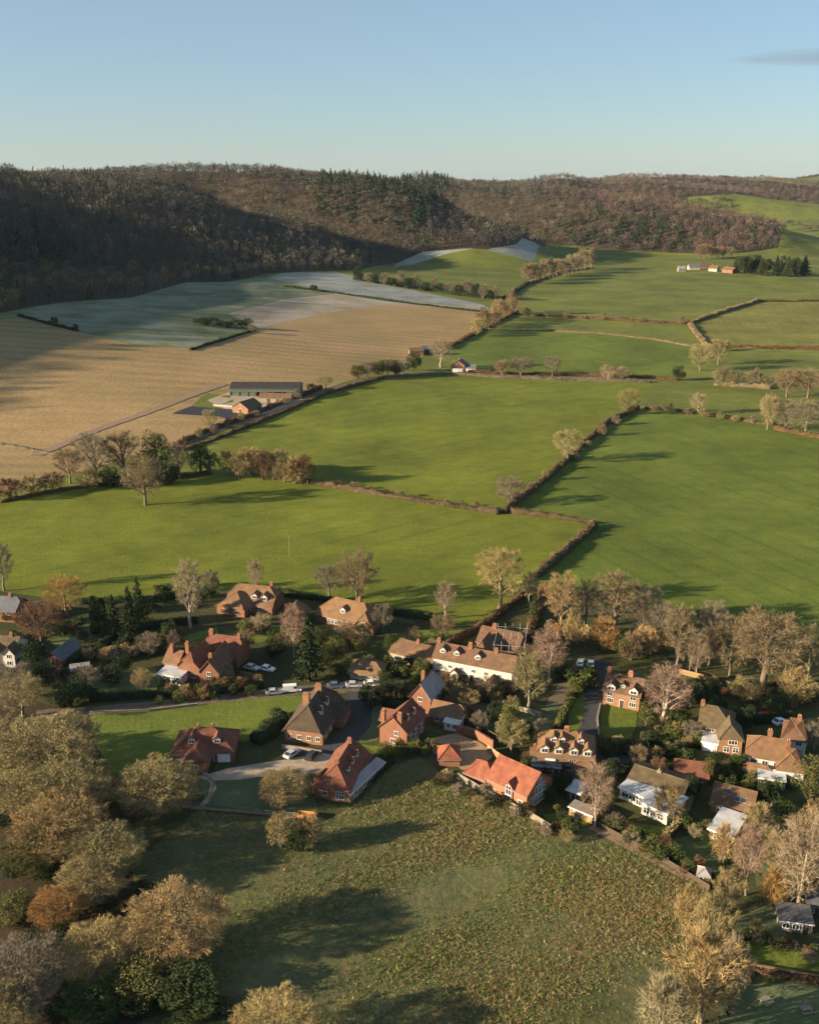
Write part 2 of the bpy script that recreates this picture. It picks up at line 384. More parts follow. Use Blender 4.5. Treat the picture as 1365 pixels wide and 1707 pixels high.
# ---------------------------------------------------------------- the land: one triangulated sheet, split along the field edges
FOOT_PX = [(0, 522), (60, 510), (103, 504), (220, 496), (308, 471), (380, 470), (446, 456), (520, 452), (600, 450), (662, 438), (705, 420), (770, 414), (812, 416),
           (861, 407), (914, 406), (992, 413), (1065, 419), (1158, 423), (1205, 423), (1250, 420), (1296, 413)]
foot = [tuple(at(*p))[:2] for p in FOOT_PX]
far_edge = [(800, 2230), (690, 2380), (600, 2550), (560, 2780), (760, 2900), (1000, 2900), (1200, 3250), (1750, 3620), (1900, 4000), (1500, 4600), (500, 4600), (-600, 3500), (-1300, 2000), (-1500, 900), (-1200, 250), (-760, 300), (-520, 420), (-430, 640)]
FOREST = [(-400, 780)] + foot + far_edge
A_FIELDS = [
    ('rough_meadow', MEADOW, [(222, 1440), (330, 1352), (440, 1362), (540, 1372), (600, 1335), (650, 1278), (700, 1262), (740, 1292), (830, 1335), (925, 1388), (985, 1378), (1080, 1425), (1180, 1480),
                              (1150, 1560), (1130, 1640), (1070, 1720), (1060, 1900), (250, 1900), (230, 1600)]),
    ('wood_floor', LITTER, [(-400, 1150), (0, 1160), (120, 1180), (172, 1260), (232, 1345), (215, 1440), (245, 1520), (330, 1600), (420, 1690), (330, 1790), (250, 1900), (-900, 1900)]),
    ('village_ground', GARDEN, [(-250, 985), (0, 985), (130, 1004), (260, 1000), (330, 978), (460, 985), (640, 1022), (800, 1045), (890, 980), (1000, 990), (1130, 1012), (1365, 1062), (1600, 1085),
                                (1700, 2000), (-600, 2000), (-600, 1100)]),
    ('pasture_field', PASTURE, [(-250, 880), (0, 836), (130, 815), (370, 792), (515, 806), (700, 837), (838, 857), (992, 874), (887, 968), (800, 1045), (640, 1022), (460, 985), (330, 978), (260, 1000), (130, 1004), (0, 985), (-250, 985)]),
    ('pasture_field', PASTURE, [(365, 742), (440, 706), (545, 658), (640, 630), (745, 624), (900, 632), (1090, 637), (1055, 680), (950, 760), (840, 853), (700, 833), (515, 802), (372, 788), (352, 765)]),
    ('pasture_field', PASTURE2, [(1065, 680), (1180, 692), (1290, 710), (1365, 732), (1700, 790), (1700, 1090), (1365, 1062), (1130, 1012), (1000, 990), (890, 975), (995, 874), (920, 862), (845, 855), (955, 762)]),
    ('pasture_field', PASTURE3, [(1152, 543), (1200, 522), (1262, 504), (1420, 502), (1600, 510), (1600, 586), (1365, 584), (1240, 580), (1180, 574)]),
    ('pasture_field', PASTURE2, [(755, 580), (805, 550), (1000, 556), (1150, 577), (1170, 590), (1115, 630), (900, 628), (765, 619)]),
    ('stubble_field', STUBBLE, [(-200, 900), (0, 826), (120, 790), (290, 742), (420, 692), (540, 648), (640, 617), (700, 596), (745, 578), (800, 545), (828, 521), (760, 513), (640, 508), (540, 522), (430, 546), (330, 581), (230, 576), (120, 551), (30, 529), (-150, 560)]),
    ('frosted_plough_field', PLOUGH, [(828, 521), (760, 513), (640, 508), (540, 522), (430, 546), (380, 523), (470, 499), (560, 489), (660, 500), (800, 512)]),
    ('frosted_field', FROSTG, [(30, 527), (120, 550), (230, 575), (330, 580), (430, 545), (380, 522), (470, 498), (560, 488), (440, 462), (380, 470), (308, 471), (220, 496), (103, 504), (20, 520)]),
    ('white_frosted_field', FROSTW, [(440, 464), (470, 455), (560, 453), (660, 478), (800, 506), (828, 521), (800, 512), (660, 499), (560, 487)]),
    ('frosted_field', FROSTW, [(655, 446), (665, 436), (705, 420), (790, 414), (740, 424), (690, 440)]),
    ('frosted_field', FROSTW, [(812, 417), (830, 409), (905, 406), (915, 414), (890, 436), (850, 426)]),
    ('frosted_field', FROSTG, [(-200, 600), (-150, 560), (30, 527), (0, 523), (-100, 545)]),
]
def build_land():
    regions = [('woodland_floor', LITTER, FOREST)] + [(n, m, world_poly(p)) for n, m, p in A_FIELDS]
    pts, edges = [], []
    for n, m, poly in regions:
        i0 = len(pts); k = len(poly); ring = []
        for i in range(k):                                   # refine long edges so that they follow the land
            a, b = np.array(poly[i][:2]), np.array(poly[(i + 1) % k][:2])
            step = max(6.0, .03 * float(np.hypot(*((a + b) / 2)))); q = max(1, int(np.hypot(*(b - a)) / step))
            for j in range(q): ring.append(tuple(a + (b - a) * j / q))
        pts += ring; edges += [(i0 + i, i0 + (i + 1) % len(ring)) for i in range(len(ring))]
    th = np.radians(np.arange(-82, 82.1, .62)); rr = 45 * 1.0215 ** np.arange(0, 262)
    for j, r in enumerate(rr):
        tt = th if j % 2 else th + math.radians(.31)
        if r < 400: tt = tt[::4]                               # the village floor is level
        pts += [(r * math.sin(t), r * math.cos(t)) for t in tt]
    for x in (-400, -200, 0, 200, 400):
        for y in (-300, -150, 0): pts.append((x, y))
    V2, E2, F2, *_ = delaunay_2d_cdt([Vector(p) for p in pts], edges, [], 0, 1e-4)
    V2 = np.array([tuple(v) for v in V2]); F2 = np.array([f for f in F2 if len(f) == 3])
    Z = height(V2[:, 0], V2[:, 1]); V = np.column_stack([V2, Z])
    C = V2[F2].mean(1); rid = np.zeros(len(F2), int)
    for i, (n, m, poly) in enumerate(regions):
        rid[inside(poly, C[:, 0], C[:, 1]) & (rid == 0)] = i + 1
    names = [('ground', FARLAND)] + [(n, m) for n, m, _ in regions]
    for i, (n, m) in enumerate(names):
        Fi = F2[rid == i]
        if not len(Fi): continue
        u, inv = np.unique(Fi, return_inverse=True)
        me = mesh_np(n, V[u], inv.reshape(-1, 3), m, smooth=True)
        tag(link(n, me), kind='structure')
build_land()
def drape(name, poly, mat, dz, step=None, kind='structure'):
    pts = []; k = len(poly)
    for i in range(k):
        a, b = np.array(poly[i][:2]), np.array(poly[(i + 1) % k][:2]); q = max(1, int(np.hypot(*(b - a)) / 6))
        pts += [tuple(a + (b - a) * j / q) for j in range(q)]
    n = len(pts); E2 = [(i, (i + 1) % n) for i in range(n)]
    vs, _, fs, *_ = delaunay_2d_cdt([Vector(p) for p in pts], E2, [], 1, 1e-4)
    V = [(v.x, v.y, zat(v.x, v.y) + dz) for v in vs]
    return tag(link(name, mesh_py(name, V, fs, mat)), kind=kind)
def sheet(name, px, mat, dz): return drape(name, world_poly(px), mat, dz)
def resample(pts, step):
    out = [Vector(pts[0])]
    for a, b in zip(pts[:-1], pts[1:]):
        a, b = Vector(a), Vector(b); q = max(1, int(round((b - a).length / step)))
        out += [a.lerp(b, (j + 1) / q) for j in range(q)]
    return out
def smooth_line(pts):
    """Chaikin corner cutting"""
    for _ in range(2):
        o = [pts[0]]
        for a, b in zip(pts[:-1], pts[1:]): o += [a.lerp(b, .25), a.lerp(b, .75)]
        o.append(pts[-1]); pts = o
    return pts
def strip(name, px, w, mat, dz):
    c = resample(smooth_line([at(*p).xy for p in px]), 5.0); V = []; Fc = []
    for i, p in enumerate(c):
        t = (c[min(i + 1, len(c) - 1)] - c[max(i - 1, 0)]).normalized(); nn = Vector((-t.y, t.x))
        ww = w * (1 + .12 * math.sin(i * 1.7 + p.x))
        for s in (-.5, 0, .5):
            q = p + nn * ww * s; V.append((q.x, q.y, zat(q.x, q.y) + dz))
        if i: k = 3 * i; Fc += [(k - 3, k - 2, k + 1, k), (k - 2, k - 1, k + 2, k + 1)]
    return tag(link(name, mesh_py(name, V, Fc, mat)), kind='structure')

# lanes, drives, lawns and paths
strip('village_lane', [(60, 1192), (160, 1184), (300, 1172), (400, 1163), (470, 1152), (560, 1146), (640, 1150), (700, 1162), (780, 1172), (870, 1200), (905, 1200), (935, 1165), (962, 1118), (985, 1100)], 5.0, M['lane'], .03)
strip('farm_lane', [(290, 748), (350, 722), (430, 697), (540, 652), (640, 625), (750, 620), (900, 629), (1100, 635)], 5.0, M['lane'], .22)
strip('farm_track', [(60, 760), (150, 720), (240, 690), (330, 655), (375, 640)], 6.0, M['path'], .25)
strip('side_lane', [(1003, 1098), (996, 1140), (985, 1190), (978, 1240), (1000, 1266), (1100, 1262)], 4.6, M['tarmac'], .05)
strip('drive', [(598, 1152), (603, 1185), (594, 1215), (560, 1248), (500, 1262)], 6.0, M['tarmac'], .05)
sheet('gravel_drive', [(330, 1296), (380, 1281), (470, 1267), (540, 1256), (570, 1262), (545, 1290), (470, 1290), (400, 1300), (345, 1302)], M['gravel'], .07)
sheet('courtyard', [(715, 1232), (760, 1222), (800, 1238), (826, 1256), (800, 1280), (770, 1284), (745, 1262), (720, 1255)], M['courtyard'], .04)
sheet('courtyard_shade', [(680, 1255), (716, 1232), (722, 1256), (745, 1264), (735, 1275), (705, 1262)], M['tarmac'], .04).name = 'painted_courtyard_shade'  # dark sheet standing in for the shade on this end of the courtyard
strip('footpath', [(985, 1378), (1040, 1408), (1100, 1440), (1180, 1482)], 1.8, M['path'], .05)
strip('garden_path', [(700, 1190), (760, 1200), (830, 1232), (850, 1240)], 1.4, M['path'], .05)
strip('garden_path', [(340, 1278), (342, 1292), (358, 1305), (350, 1330), (335, 1345)], 1.2, M['gravel'], .05)
strip('garden_path', [(240, 1335), (335, 1348), (440, 1355), (520, 1366)], 1.0, M['path'], .05)
for px in ([(150, 1190), (300, 1178), (420, 1166), (500, 1158), (520, 1168), (470, 1196), (470, 1228), (410, 1236), (330, 1236), (270, 1262), (190, 1290), (160, 1240)],
           [(1000, 1172), (1062, 1186), (1060, 1210), (1050, 1232), (1000, 1228)],
           [(950, 1168), (985, 1150), (986, 1190), (975, 1225), (945, 1222)],
           [(905, 1358), (948, 1352), (985, 1376), (925, 1385)],
           [(1215, 1580), (1230, 1560), (1300, 1570), (1365, 1590), (1365, 1620), (1230, 1610)],
           [(1010, 1362), (1060, 1372), (1110, 1380), (1105, 1412), (1090, 1425), (1040, 1400)],
           [(690, 1255), (640, 1262), (600, 1240), (640, 1246)],
           [(1130, 1128), (1185, 1128), (1200, 1145), (1150, 1150)],
           [(640, 1068), (700, 1050), (800, 1050), (790, 1070), (730, 1075)],
           [(1075, 1205), (1160, 1200), (1160, 1225), (1080, 1228)],
           [(410, 1060), (470, 1040), (470, 1060), (430, 1072)],
           [(300, 1062), (362, 1045), (365, 1058), (310, 1070)]):
    sheet('lawn', px, LAWN, .035)
for px in ([(330, 1300), (440, 1296), (520, 1300), (530, 1352), (440, 1352), (345, 1340)],
           [(1120, 1400), (1180, 1385), (1225, 1420), (1190, 1465), (1130, 1450)],
           [(1225, 1530), (1300, 1500), (1310, 1560), (1225, 1570)],
           [(1245, 1370), (1310, 1350), (1300, 1450), (1260, 1480)],
           [(860, 1190), (930, 1170), (935, 1190), (890, 1215), (850, 1215)],
           [(150, 1130), (260, 1110), (262, 1150), (160, 1160)],
           [(80, 1065), (150, 1040), (155, 1062), (100, 1085)],
           [(1200, 1640), (1365, 1640), (1365, 1720), (1200, 1720)],
           [(590, 1200), (640, 1170), (660, 1190), (628, 1235), (600, 1240)],
           [(765, 1205), (830, 1195), (850, 1230), (810, 1236)]):
    sheet('lawn', px, LAWNF, .035)
sheet('black_sheeting', [(287, 690), (318, 678), (400, 684), (395, 702), (360, 694)], M['tarp'], .3).name = 'silage_pad'
sheet('farmyard', [(345, 668), (380, 655), (500, 656), (505, 668), (450, 690), (400, 694)], M['gravel'], .26)
sheet('paddock', [(305, 690), (345, 655), (385, 660), (395, 680), (370, 688)], LAWN, .24)

# ---------------------------------------------------------------- slivers: the common element of twigs, leaves and grass
def slivers(base, direc, length, width, rng):
    """thin triangles from base points along unit directions -> V, F"""
    n = len(base); side = np.cross(direc, rng.normal(size=(n, 3))); side /= np.linalg.norm(side, axis=1, keepdims=True) + 1e-9
    length = np.broadcast_to(np.asarray(length, float), (n,))[:, None]; width = np.broadcast_to(np.asarray(width, float), (n,))[:, None]
    V = np.empty((n, 3, 3)); V[:, 0] = base - side * width / 2; V[:, 1] = base + side * width / 2; V[:, 2] = base + direc * length
    return V.reshape(-1, 3), np.arange(n * 3).reshape(n, 3)
def unit(a): return a / (np.linalg.norm(a, axis=1, keepdims=True) + 1e-9)

# ---------------------------------------------------------------- woodland on the ridge
def visible(P, lift):
    """which points, lifted, can be seen from near the camera over the land"""
    T = np.linspace(.03, .985, 60); ok = np.ones(len(P), bool); top = P[:, 2] + lift
    for t in T:
        h = height(P[:, 0] * t, P[:, 1] * t)
        ok &= (CAM_H + (top - CAM_H) * t) > h - 2
    return ok
def tree_mesh_small(rng, kind):
    """normalised woodland tree: height 1, crown width 1 -> V, F, shade, bark mask"""
    V, Fc, sh, bk = [], [], [], []
    K = 78
    if kind == 'bare':
        u = unit(rng.normal(size=(K, 3))); r = rng.uniform(.25, 1, (K, 1)) ** .5
        c = u * r * [.46, .46, .36]; c[:, 2] += .60
        d = unit(u * [1, 1, .6] + [0, 0, .9] + rng.normal(size=(K, 3)) * .45)
        v, f = slivers(c - d * .06, d, rng.uniform(.13, .24, K), rng.uniform(.025, .06, K), rng); s = rng.uniform(0, 1, K)
    else:
        z = rng.uniform(.1, 1, K); a = rng.uniform(0, 6.28, K); rad = (1.05 - z) * .44
        c = np.column_stack([np.cos(a) * rad * .5, np.sin(a) * rad * .5, z])
        d = unit(np.column_stack([np.cos(a), np.sin(a), np.full(K, -.25)]))
        v, f = slivers(c, d, rad * .9 + .05, rng.uniform(.10, .18, K), rng); s = rng.uniform(0, 1, K)
    V.append(v); Fc.append(f); sh.append(s); bk.append(np.zeros(K, bool)); n = len(v)
    th = np.array([0, 2.1, 4.2]); r0, h1 = .022, .62
    tv = np.concatenate([np.column_stack([np.cos(th) * r0, np.sin(th) * r0, np.zeros(3)]), np.column_stack([np.cos(th) * .01, np.sin(th) * .01, np.full(3, h1)])])
    tf = np.array([(i, (i + 1) % 3, 3 + (i + 1) % 3) for i in range(3)] + [(i, 3 + (i + 1) % 3, 3 + i) for i in range(3)]) + n
    V.append(tv); Fc.append(tf); sh.append(np.full(6, .5)); bk.append(np.ones(6, bool))
    return np.concatenate(V), np.concatenate(Fc), np.concatenate(sh), np.concatenate(bk)
_rw = np.random.default_rng(5)
SMALL = [tree_mesh_small(_rw, 'bare') for _ in range(6)] + [tree_mesh_small(_rw, 'fir') for _ in range(2)]
CONIFER_WOODS = [(640, 330, 120), (990, 385, 60), (1080, 400, 70), (60, 420, 70), (560, 285, 40)]   # photo spots with evergreens among the wood
def forest_spec():
    rng = np.random.default_rng(11); P = []
    xs = [p[0] for p in FOREST]; ys = [p[1] for p in FOREST]
    # jittered grid whose spacing grows with distance
    y = 250.0
    while y < 4600:
        sp_ = 8.0 + max(0, y - 800) * .0042
        n = int((1750 + 1700) / sp_)
        x = -1600 + np.arange(n) * sp_ + rng.uniform(-.48, .48, n) * sp_; yy = y + rng.uniform(-.48, .48, n) * sp_
        P.append(np.column_stack([x, yy])); y += sp_
    P = np.concatenate(P); P = P[inside(FOREST, P[:, 0], P[:, 1])]
    q = np.column_stack([rng.uniform(650, 3300, 110000), rng.uniform(2250, 6500, 110000)])          # copses and hedge lines on the far hills
    x, y = q[:, 0], q[:, 1]
    copse = np.sin(x / 170 + 1.3) * np.sin(y / 260 + .5) + .6 * np.sin((x - y) / 190) > .40
    line = (np.abs(np.sin((x * .8 + y * .45) / 150)) < .03) | (np.abs(np.sin((x * .35 - y * .7) / 190 + 1)) < .03)
    keep = (copse & (rng.uniform(size=len(q)) < .40)) | line
    q = q[keep & ~inside(FOREST, x, y)]; P = np.concatenate([P, q])
    z = height(P[:, 0], P[:, 1]); P = np.column_stack([P, z])
    ang = P[:, 0] / P[:, 1]; crest = (segd(P[:, 0], P[:, 1], MAIN)[0] < 45) & (P[:, 1] < 1250) & (rng.uniform(size=len(P)) < .6)   # the wood along the crest beyond the frame shades the valley
    vis = visible(P, 26) & (np.abs(ang) < .47); P = P[vis | crest]
    return P, rng
def project(P):
    d = P - np.array([0, 0, CAM_H]); depth = d[:, 1] * CP - d[:, 2] * SP; up = d[:, 1] * SP + d[:, 2] * CP
    return 682.5 + FPX * d[:, 0] / depth, 853.5 - FPX * up / depth, depth
def build_forest():
    P, rng = forest_spec(); n = len(P); px, py, dep = project(P)
    kind = rng.integers(0, 6, n)
    fir = rng.uniform(0, 1, n) < .03
    for cx, cy, r in CONIFER_WOODS: fir |= (np.hypot(px - cx, (py - cy) * 2.2) < r) & (rng.uniform(0, 1, n) < .5)
    kind[fir] = rng.integers(6, 8, fir.sum())
    hgt = rng.uniform(12, 19, n); wid = rng.uniform(8, 12.5, n) * (1 + np.clip(dep - 900, 0, 3000) * .00022)
    wid[fir] *= .85; hgt[fir] *= 1.15
    pal = .58 * np.array([[.150, .132, .108], [.170, .150, .118], [.128, .118, .10], [.14, .13, .092], [.105, .10, .082]])
    col = pal[rng.integers(0, 5, n)] * rng.uniform(.75, 1.25, (n, 1))
    red = np.clip((px - 880) / 160, 0, 1) * (rng.uniform(0, 1, n) < .75)
    col = col * (1 - red[:, None]) + np.array([.150, .098, .080]) * rng.uniform(.8, 1.2, (n, 1)) * red[:, None]
    gold = (py > 455) & (px < 330) & (rng.uniform(0, 1, n) < .28)
    col[gold] = np.array([.25, .17, .065]) * rng.uniform(.7, 1.2, (gold.sum(), 1))
    pale = rng.uniform(0, 1, n) < .08; col[pale & ~fir] = [.19, .16, .115]
    grn = rng.uniform(0, 1, n) < .10; col[grn & ~fir] = np.array([.10, .105, .04])
    col[fir] = np.array([.030, .046, .020]) * rng.uniform(.7, 1.5, (fir.sum(), 1))
    far = ~inside(FOREST, P[:, 0], P[:, 1]); col[far] = np.array([.075, .062, .045]) * rng.uniform(.7, 1.4, (far.sum(), 1)); hgt[far] *= .8
    # the trees that show largest stand as trees of their own
    size = wid / dep; inpic = (px > -15) & (px < 1380)
    order = np.argsort(-(size * inpic)); own = np.zeros(n, bool); own[order[:230]] = True
    Vs, Fs, Ts, off = [], [], [], 0
    for i in np.nonzero(~own)[0]:
        v, f, s, bk = SMALL[kind[i]]; a = rng.uniform(0, 6.28); ca, sa = math.cos(a), math.sin(a)
        w = np.column_stack([(v[:, 0] * ca - v[:, 1] * sa) * wid[i], (v[:, 0] * sa + v[:, 1] * ca) * wid[i], v[:, 2] * hgt[i]]) + P[i]
        t = col[i] * (.55 + .9 * s)[:, None]; t[bk] = (.17, .15, .115) if kind[i] < 6 else (.06, .045, .03)
        Vs.append(w); Fs.append(f + off); Ts.append(t); off += len(v)
    me = mesh_np('woodland', np.concatenate(Vs), np.concatenate(Fs), TINT, tint=np.clip(np.concatenate(Ts), .004, .8))
    tag(link('woodland', me), 'dense leafless wood covering the long ridge', 'woodland', kind='stuff')
    protos = []
    for v, f, s, bk in SMALL:
        t = np.where(bk, .5, s); me = mesh_np('woodland_tree', v, f, TWIG, shade=t); protos.append(me)
    return [(P[i], kind[i], wid[i], hgt[i], col[i], rng.uniform(0, 6.28), px[i], py[i], bool(gold[i]), bool(fir[i])) for i in np.nonzero(own)[0]], protos
FOREST_OWN, FOREST_PROTOS = build_forest()
def wood_place(px):
    for lim, t in ((45, 'at the left picture edge'), (90, 'left of the two small field trees'), (135, 'above the two small field trees'), (180, 'above the left frosted field'), (230, 'above the frosted field'), (300, 'above the right frosted field'),
                   (360, 'above the scrub island'), (450, 'left of the white strip'), (620, 'above the white strip'), (760, 'by the small frosted slope')):
        if px < lim: return t
    return 'far up the valley'
for (p, kd, w, h, c, a, px, py, gold, fir) in FOREST_OWN:
    o = link('woodland_tree', FOREST_PROTOS[kd], None, p, a, c); o.scale = (w, w, h); pl = wood_place(px); lum = c[0] + c[1] + c[2]
    size = 'tall' if h > 16.8 else 'short' if h < 14 else 'mid-sized'
    tone = 'dark evergreen' if fir else 'golden brown' if gold else 'pale' if lum > .27 else 'greenish' if c[1] > c[0] else 'dark grey' if lum < .16 else 'grey brown'
    rowt = 'front row' if py > 488 else 'second row' if py > 470 else 'rear'
    tag(o, f'{size} {tone} tree, {rowt} on the ridge {pl}', 'tree', f'trees of the ridge wood {pl}')

# ---------------------------------------------------------------- trees
def tube(pts, rad, n):
    """tube through points -> V, F (triangles)"""
    pts = np.asarray(pts, float); k = len(pts); V = []; Fc = []
    th = np.arange(n) * 2 * math.pi / n
    for i in range(k):
        t = pts[min(i + 1, k - 1)] - pts[max(i - 1, 0)]; t /= np.linalg.norm(t) + 1e-9
        u = np.cross(t, [.31, .87, .38]); u /= np.linalg.norm(u) + 1e-9; w = np.cross(t, u)
        V.append(pts[i] + (np.cos(th)[:, None] * u + np.sin(th)[:, None] * w) * rad[i])
    for i in range(k - 1):
        for j in range(n):
            a, b = i * n + j, i * n + (j + 1) % n; Fc += [(a, b, b + n), (a, b + n, a + n)]
    return np.concatenate(V), np.array(Fc)
class Tri:
    def __init__(s): s.V, s.F, s.S, s.n = [], [], [], 0
    def add(s, v, f, sh=None):
        s.V.append(v); s.F.append(f + s.n); s.n += len(v); s.S.append(np.full(len(f), .5) if sh is None else sh)
    def mesh(s, name, mat, smooth=False): return mesh_np(name, np.concatenate(s.V), np.concatenate(s.F), mat, shade=np.concatenate(s.S), smooth=smooth)
def bare_tree(seed, h=14., r=6., trunk=.22, limbs=12, upright=.5, n2=11, n3=12, n4=5, tw=.045, tl=1.0, multi=1, low=-.15, rt=None, shell=0):
    rng = np.random.default_rng(seed); wood, crown = Tri(), Tri()
    zt = trunk * h; cz = (zt + h) / 2; ax = np.array([r, r, (h - zt) / 2 * 1.02]); ctr = np.array([0, 0, cz]); rt = rt or .026 * h
    tips, starts = [], []
    for m in range(multi):
        a = rng.uniform(0, 6.28); off = np.array([math.cos(a), math.sin(a), 0]) * (.10 * r if multi > 1 else 0)
        lean = np.array([math.cos(a), math.sin(a), 0]) * (.4 * r if multi > 1 else .05 * r)
        zz = np.linspace(0, .8 * h, 7); tp = [off * (1 + 0) + lean * (z / h) ** 1.3 + np.array([0, 0, z]) + rng.normal(size=3) * [.012 * h, .012 * h, 0] * (z > 0) for z in zz]
        tr = rt / math.sqrt(multi) * np.array([1.35, 1, .9, .75, .55, .35, .12])
        wood.add(*tube(tp, tr, 6)); tp = np.array(tp)
        for i in range(max(3, limbs // multi)):
            f = (i + rng.uniform(.2, .8)) / max(3, limbs // multi); zs = zt * .75 + f * (.74 * h - zt * .75)
            s0 = np.array([np.interp(zs, zz, tp[:, k]) for k in range(3)]); az = i * 2.4 + rng.uniform(-.4, .4) + m
            el = low + f * (1.35 - low) * (.6 + .4 * upright) + rng.uniform(-.15, .15)
            e = ctr + ax * np.array([math.cos(az) * math.cos(el), math.sin(az) * math.cos(el), math.sin(el)]) * rng.uniform(.82, 1.0)
            mid = (s0 + e) / 2 + np.array([0, 0, (upright - .3) * -.0 * h]) + rng.normal(size=3) * .05 * r
            mid[:2] = s0[:2] + (e[:2] - s0[:2]) * (.62 - .25 * upright); mid[2] += (.02 - .05 * upright) * h
            t = np.linspace(0, 1, 6)[:, None]; c = (1 - t) ** 2 * s0 + 2 * t * (1 - t) * mid + t * t * e
            c[1:-1] += rng.normal(size=(4, 3)) * .02 * r
            wood.add(*tube(c, rt * .42 * np.array([1, .8, .62, .45, .28, .08]) * (1 - .35 * f), 4))
            for j in range(n2):
                tt = .18 + .82 * (j + rng.uniform()) / n2; q = tt * 5; i0 = min(int(q), 4); b = c[i0] + (c[i0 + 1] - c[i0]) * (q - i0)
                tan = c[i0 + 1] - c[i0]; tan /= np.linalg.norm(tan); out = (b - ctr) / ax; out /= np.linalg.norm(out) + 1e-6
                d = tan * .5 + out * .75 + rng.normal(size=3) * .8 + [0, 0, .05 + .45 * upright]; d /= np.linalg.norm(d)
                L = rng.uniform(.22, .5) * r * (1.1 - .4 * tt)
                for _ in range(4):                                    # keep inside the crown's outline
                    if np.sum((((b + d * L) - ctr) / ax) ** 2) > 1.06: L *= .72
                bend = rng.normal(size=3) * .12 * L
                e2 = [b, b + d * L * .5 + bend, b + d * L + [0, 0, .12 * L]]
                wood.add(*tube(e2, rt * np.array([.13, .09, .03]), 3)); starts.append(e2[0]); tips.append(e2[2])
    S, E = np.array(starts), np.array(tips); nb = len(S)
    k = np.repeat(np.arange(nb), n3); t = rng.uniform(.2, 1, len(k))[:, None]; b3 = S[k] + (E[k] - S[k]) * t
    out = unit((b3 - ctr) / ax)
    d3 = unit(unit(E[k] - S[k]) * .7 + out * .5 + rng.normal(size=(len(k), 3)) * .75 + [0, 0, .3 * upright]); l3 = rng.uniform(.5, 1.15, len(k)) * tl
    v, f = slivers(b3, d3, l3 * 1.3, tw * 1.5, rng); crown.add(v, f, rng.uniform(.2, .9, len(f)))
    k4 = np.repeat(np.arange(len(b3)), n4); b4 = b3[k4] + d3[k4] * l3[k4][:, None] * rng.uniform(.2, 1, (len(k4), 1))
    d4 = unit(d3[k4] * .8 + unit((b4 - ctr) / ax) * .45 + rng.normal(size=(len(k4), 3)) * .6 + [0, 0, .25 * upright])
    v, f = slivers(b4, d4, rng.uniform(.5, 1.1, len(k4)) * tl, tw * rng.uniform(.7, 1.3, len(k4)), rng); crown.add(v, f, rng.uniform(0, 1, len(f)))
    if shell:                                                     # the outermost fine twigs that give the crown its rounded fuzzy skin
        u = unit(rng.normal(size=(shell * 2, 3))); u = u[u[:, 2] > -.62][:shell]; m = len(u)
        lump = 1 + .10 * np.sin(u[:, 0] * 5 + seed) * np.sin(u[:, 1] * 6 + 1) + .07 * np.sin(u[:, 2] * 9 + u[:, 0] * 7)
        c = ctr + u * ax * (lump * rng.uniform(.45, 1.0, m) ** .45)[:, None] * .97
        d = unit(u + rng.normal(size=(m, 3)) * .55 + [0, 0, .35 * upright])
        v, f = slivers(c - d * tl * .5, d, rng.uniform(.6, 1.2, m) * tl, tw * rng.uniform(.7, 1.3, m), rng); crown.add(v, f, rng.uniform(0, 1, m))
    return wood.mesh('trunk', BARK, True), crown.mesh('crown', TWIG)
def leafy_tree(seed, shape, h, r, n=2600, leaf=.42):
    """evergreens and leafy shrubs: real leaf faces through the crown, denser towards its skin"""
    rng = np.random.default_rng(seed); wood, crown = Tri(), Tri()
    wood.add(*tube([(0, 0, 0), (.02 * h, 0, h * .4), (0, 0, h * .85)], [.035 * h, .028 * h, .008 * h], 5))
    if shape == 'fir':
        z = h * (1 - rng.uniform(0, 1, n) ** .55 * .93); a = rng.uniform(0, 6.28, n); lay = .8 + .35 * np.sin(z / h * 42 + a * 1.3)
        rad = r * (1.02 - z / h) ** .85 * lay * rng.uniform(.35, 1.05, n)
        c = np.column_stack([np.cos(a) * rad, np.sin(a) * rad, z]); d = unit(np.column_stack([np.cos(a), np.sin(a), rng.uniform(-.7, .1, n)]) + rng.normal(size=(n, 3)) * .3)
    elif shape == 'column':
        z = h * rng.uniform(.03, 1, n); a = rng.uniform(0, 6.28, n); rad = r * np.minimum(1, np.sqrt(np.clip(1.02 - z / h, 0, 1)) * 1.7) * rng.uniform(.55, 1.05, n) * (.9 + .15 * np.sin(a * 3 + z))
        c = np.column_stack([np.cos(a) * rad, np.sin(a) * rad, z]); d = unit(np.column_stack([np.cos(a) * .5, np.sin(a) * .5, np.ones(n)]) + rng.normal(size=(n, 3)) * .3)
    else:
        nc = 26; cu = unit(rng.normal(size=(nc, 3))); cc = cu * rng.uniform(.45, .78, (nc, 1)) * [r, r, h * .44] + [0, 0, h * .54]; cc[:, 2] = np.clip(cc[:, 2], h * .16, h)
        k = rng.integers(0, nc, n); u = unit(rng.normal(size=(n, 3))); cr = rng.uniform(.26, .42, nc)
        c = cc[k] + u * (rng.uniform(.5, 1, n) ** .4)[:, None] * cr[k][:, None] * np.array([r, r, h * .5]); d = unit(u + rng.normal(size=(n, 3)) * .7 + [0, 0, .3])
        c[:, 2] = np.maximum(c[:, 2], .05 * h)
    v, f = slivers(c - d * leaf * .5, d, rng.uniform(.7, 1.4, n) * leaf, rng.uniform(.5, .9, n) * leaf, rng); crown.add(v, f, rng.uniform(0, 1, n))
    return wood.mesh('trunk', BARK, True), crown.mesh('crown', LEAF)
PROTO = {}
def proto(k, hw, maker): PROTO[k] = (hw, maker)
for i in range(3): proto(f'oak{i}', (14., 12.), bare_tree(20 + i, 14, 6, .2, 15, .3, n2=12, n3=12, n4=5, tw=.040, tl=.85, shell=1900))
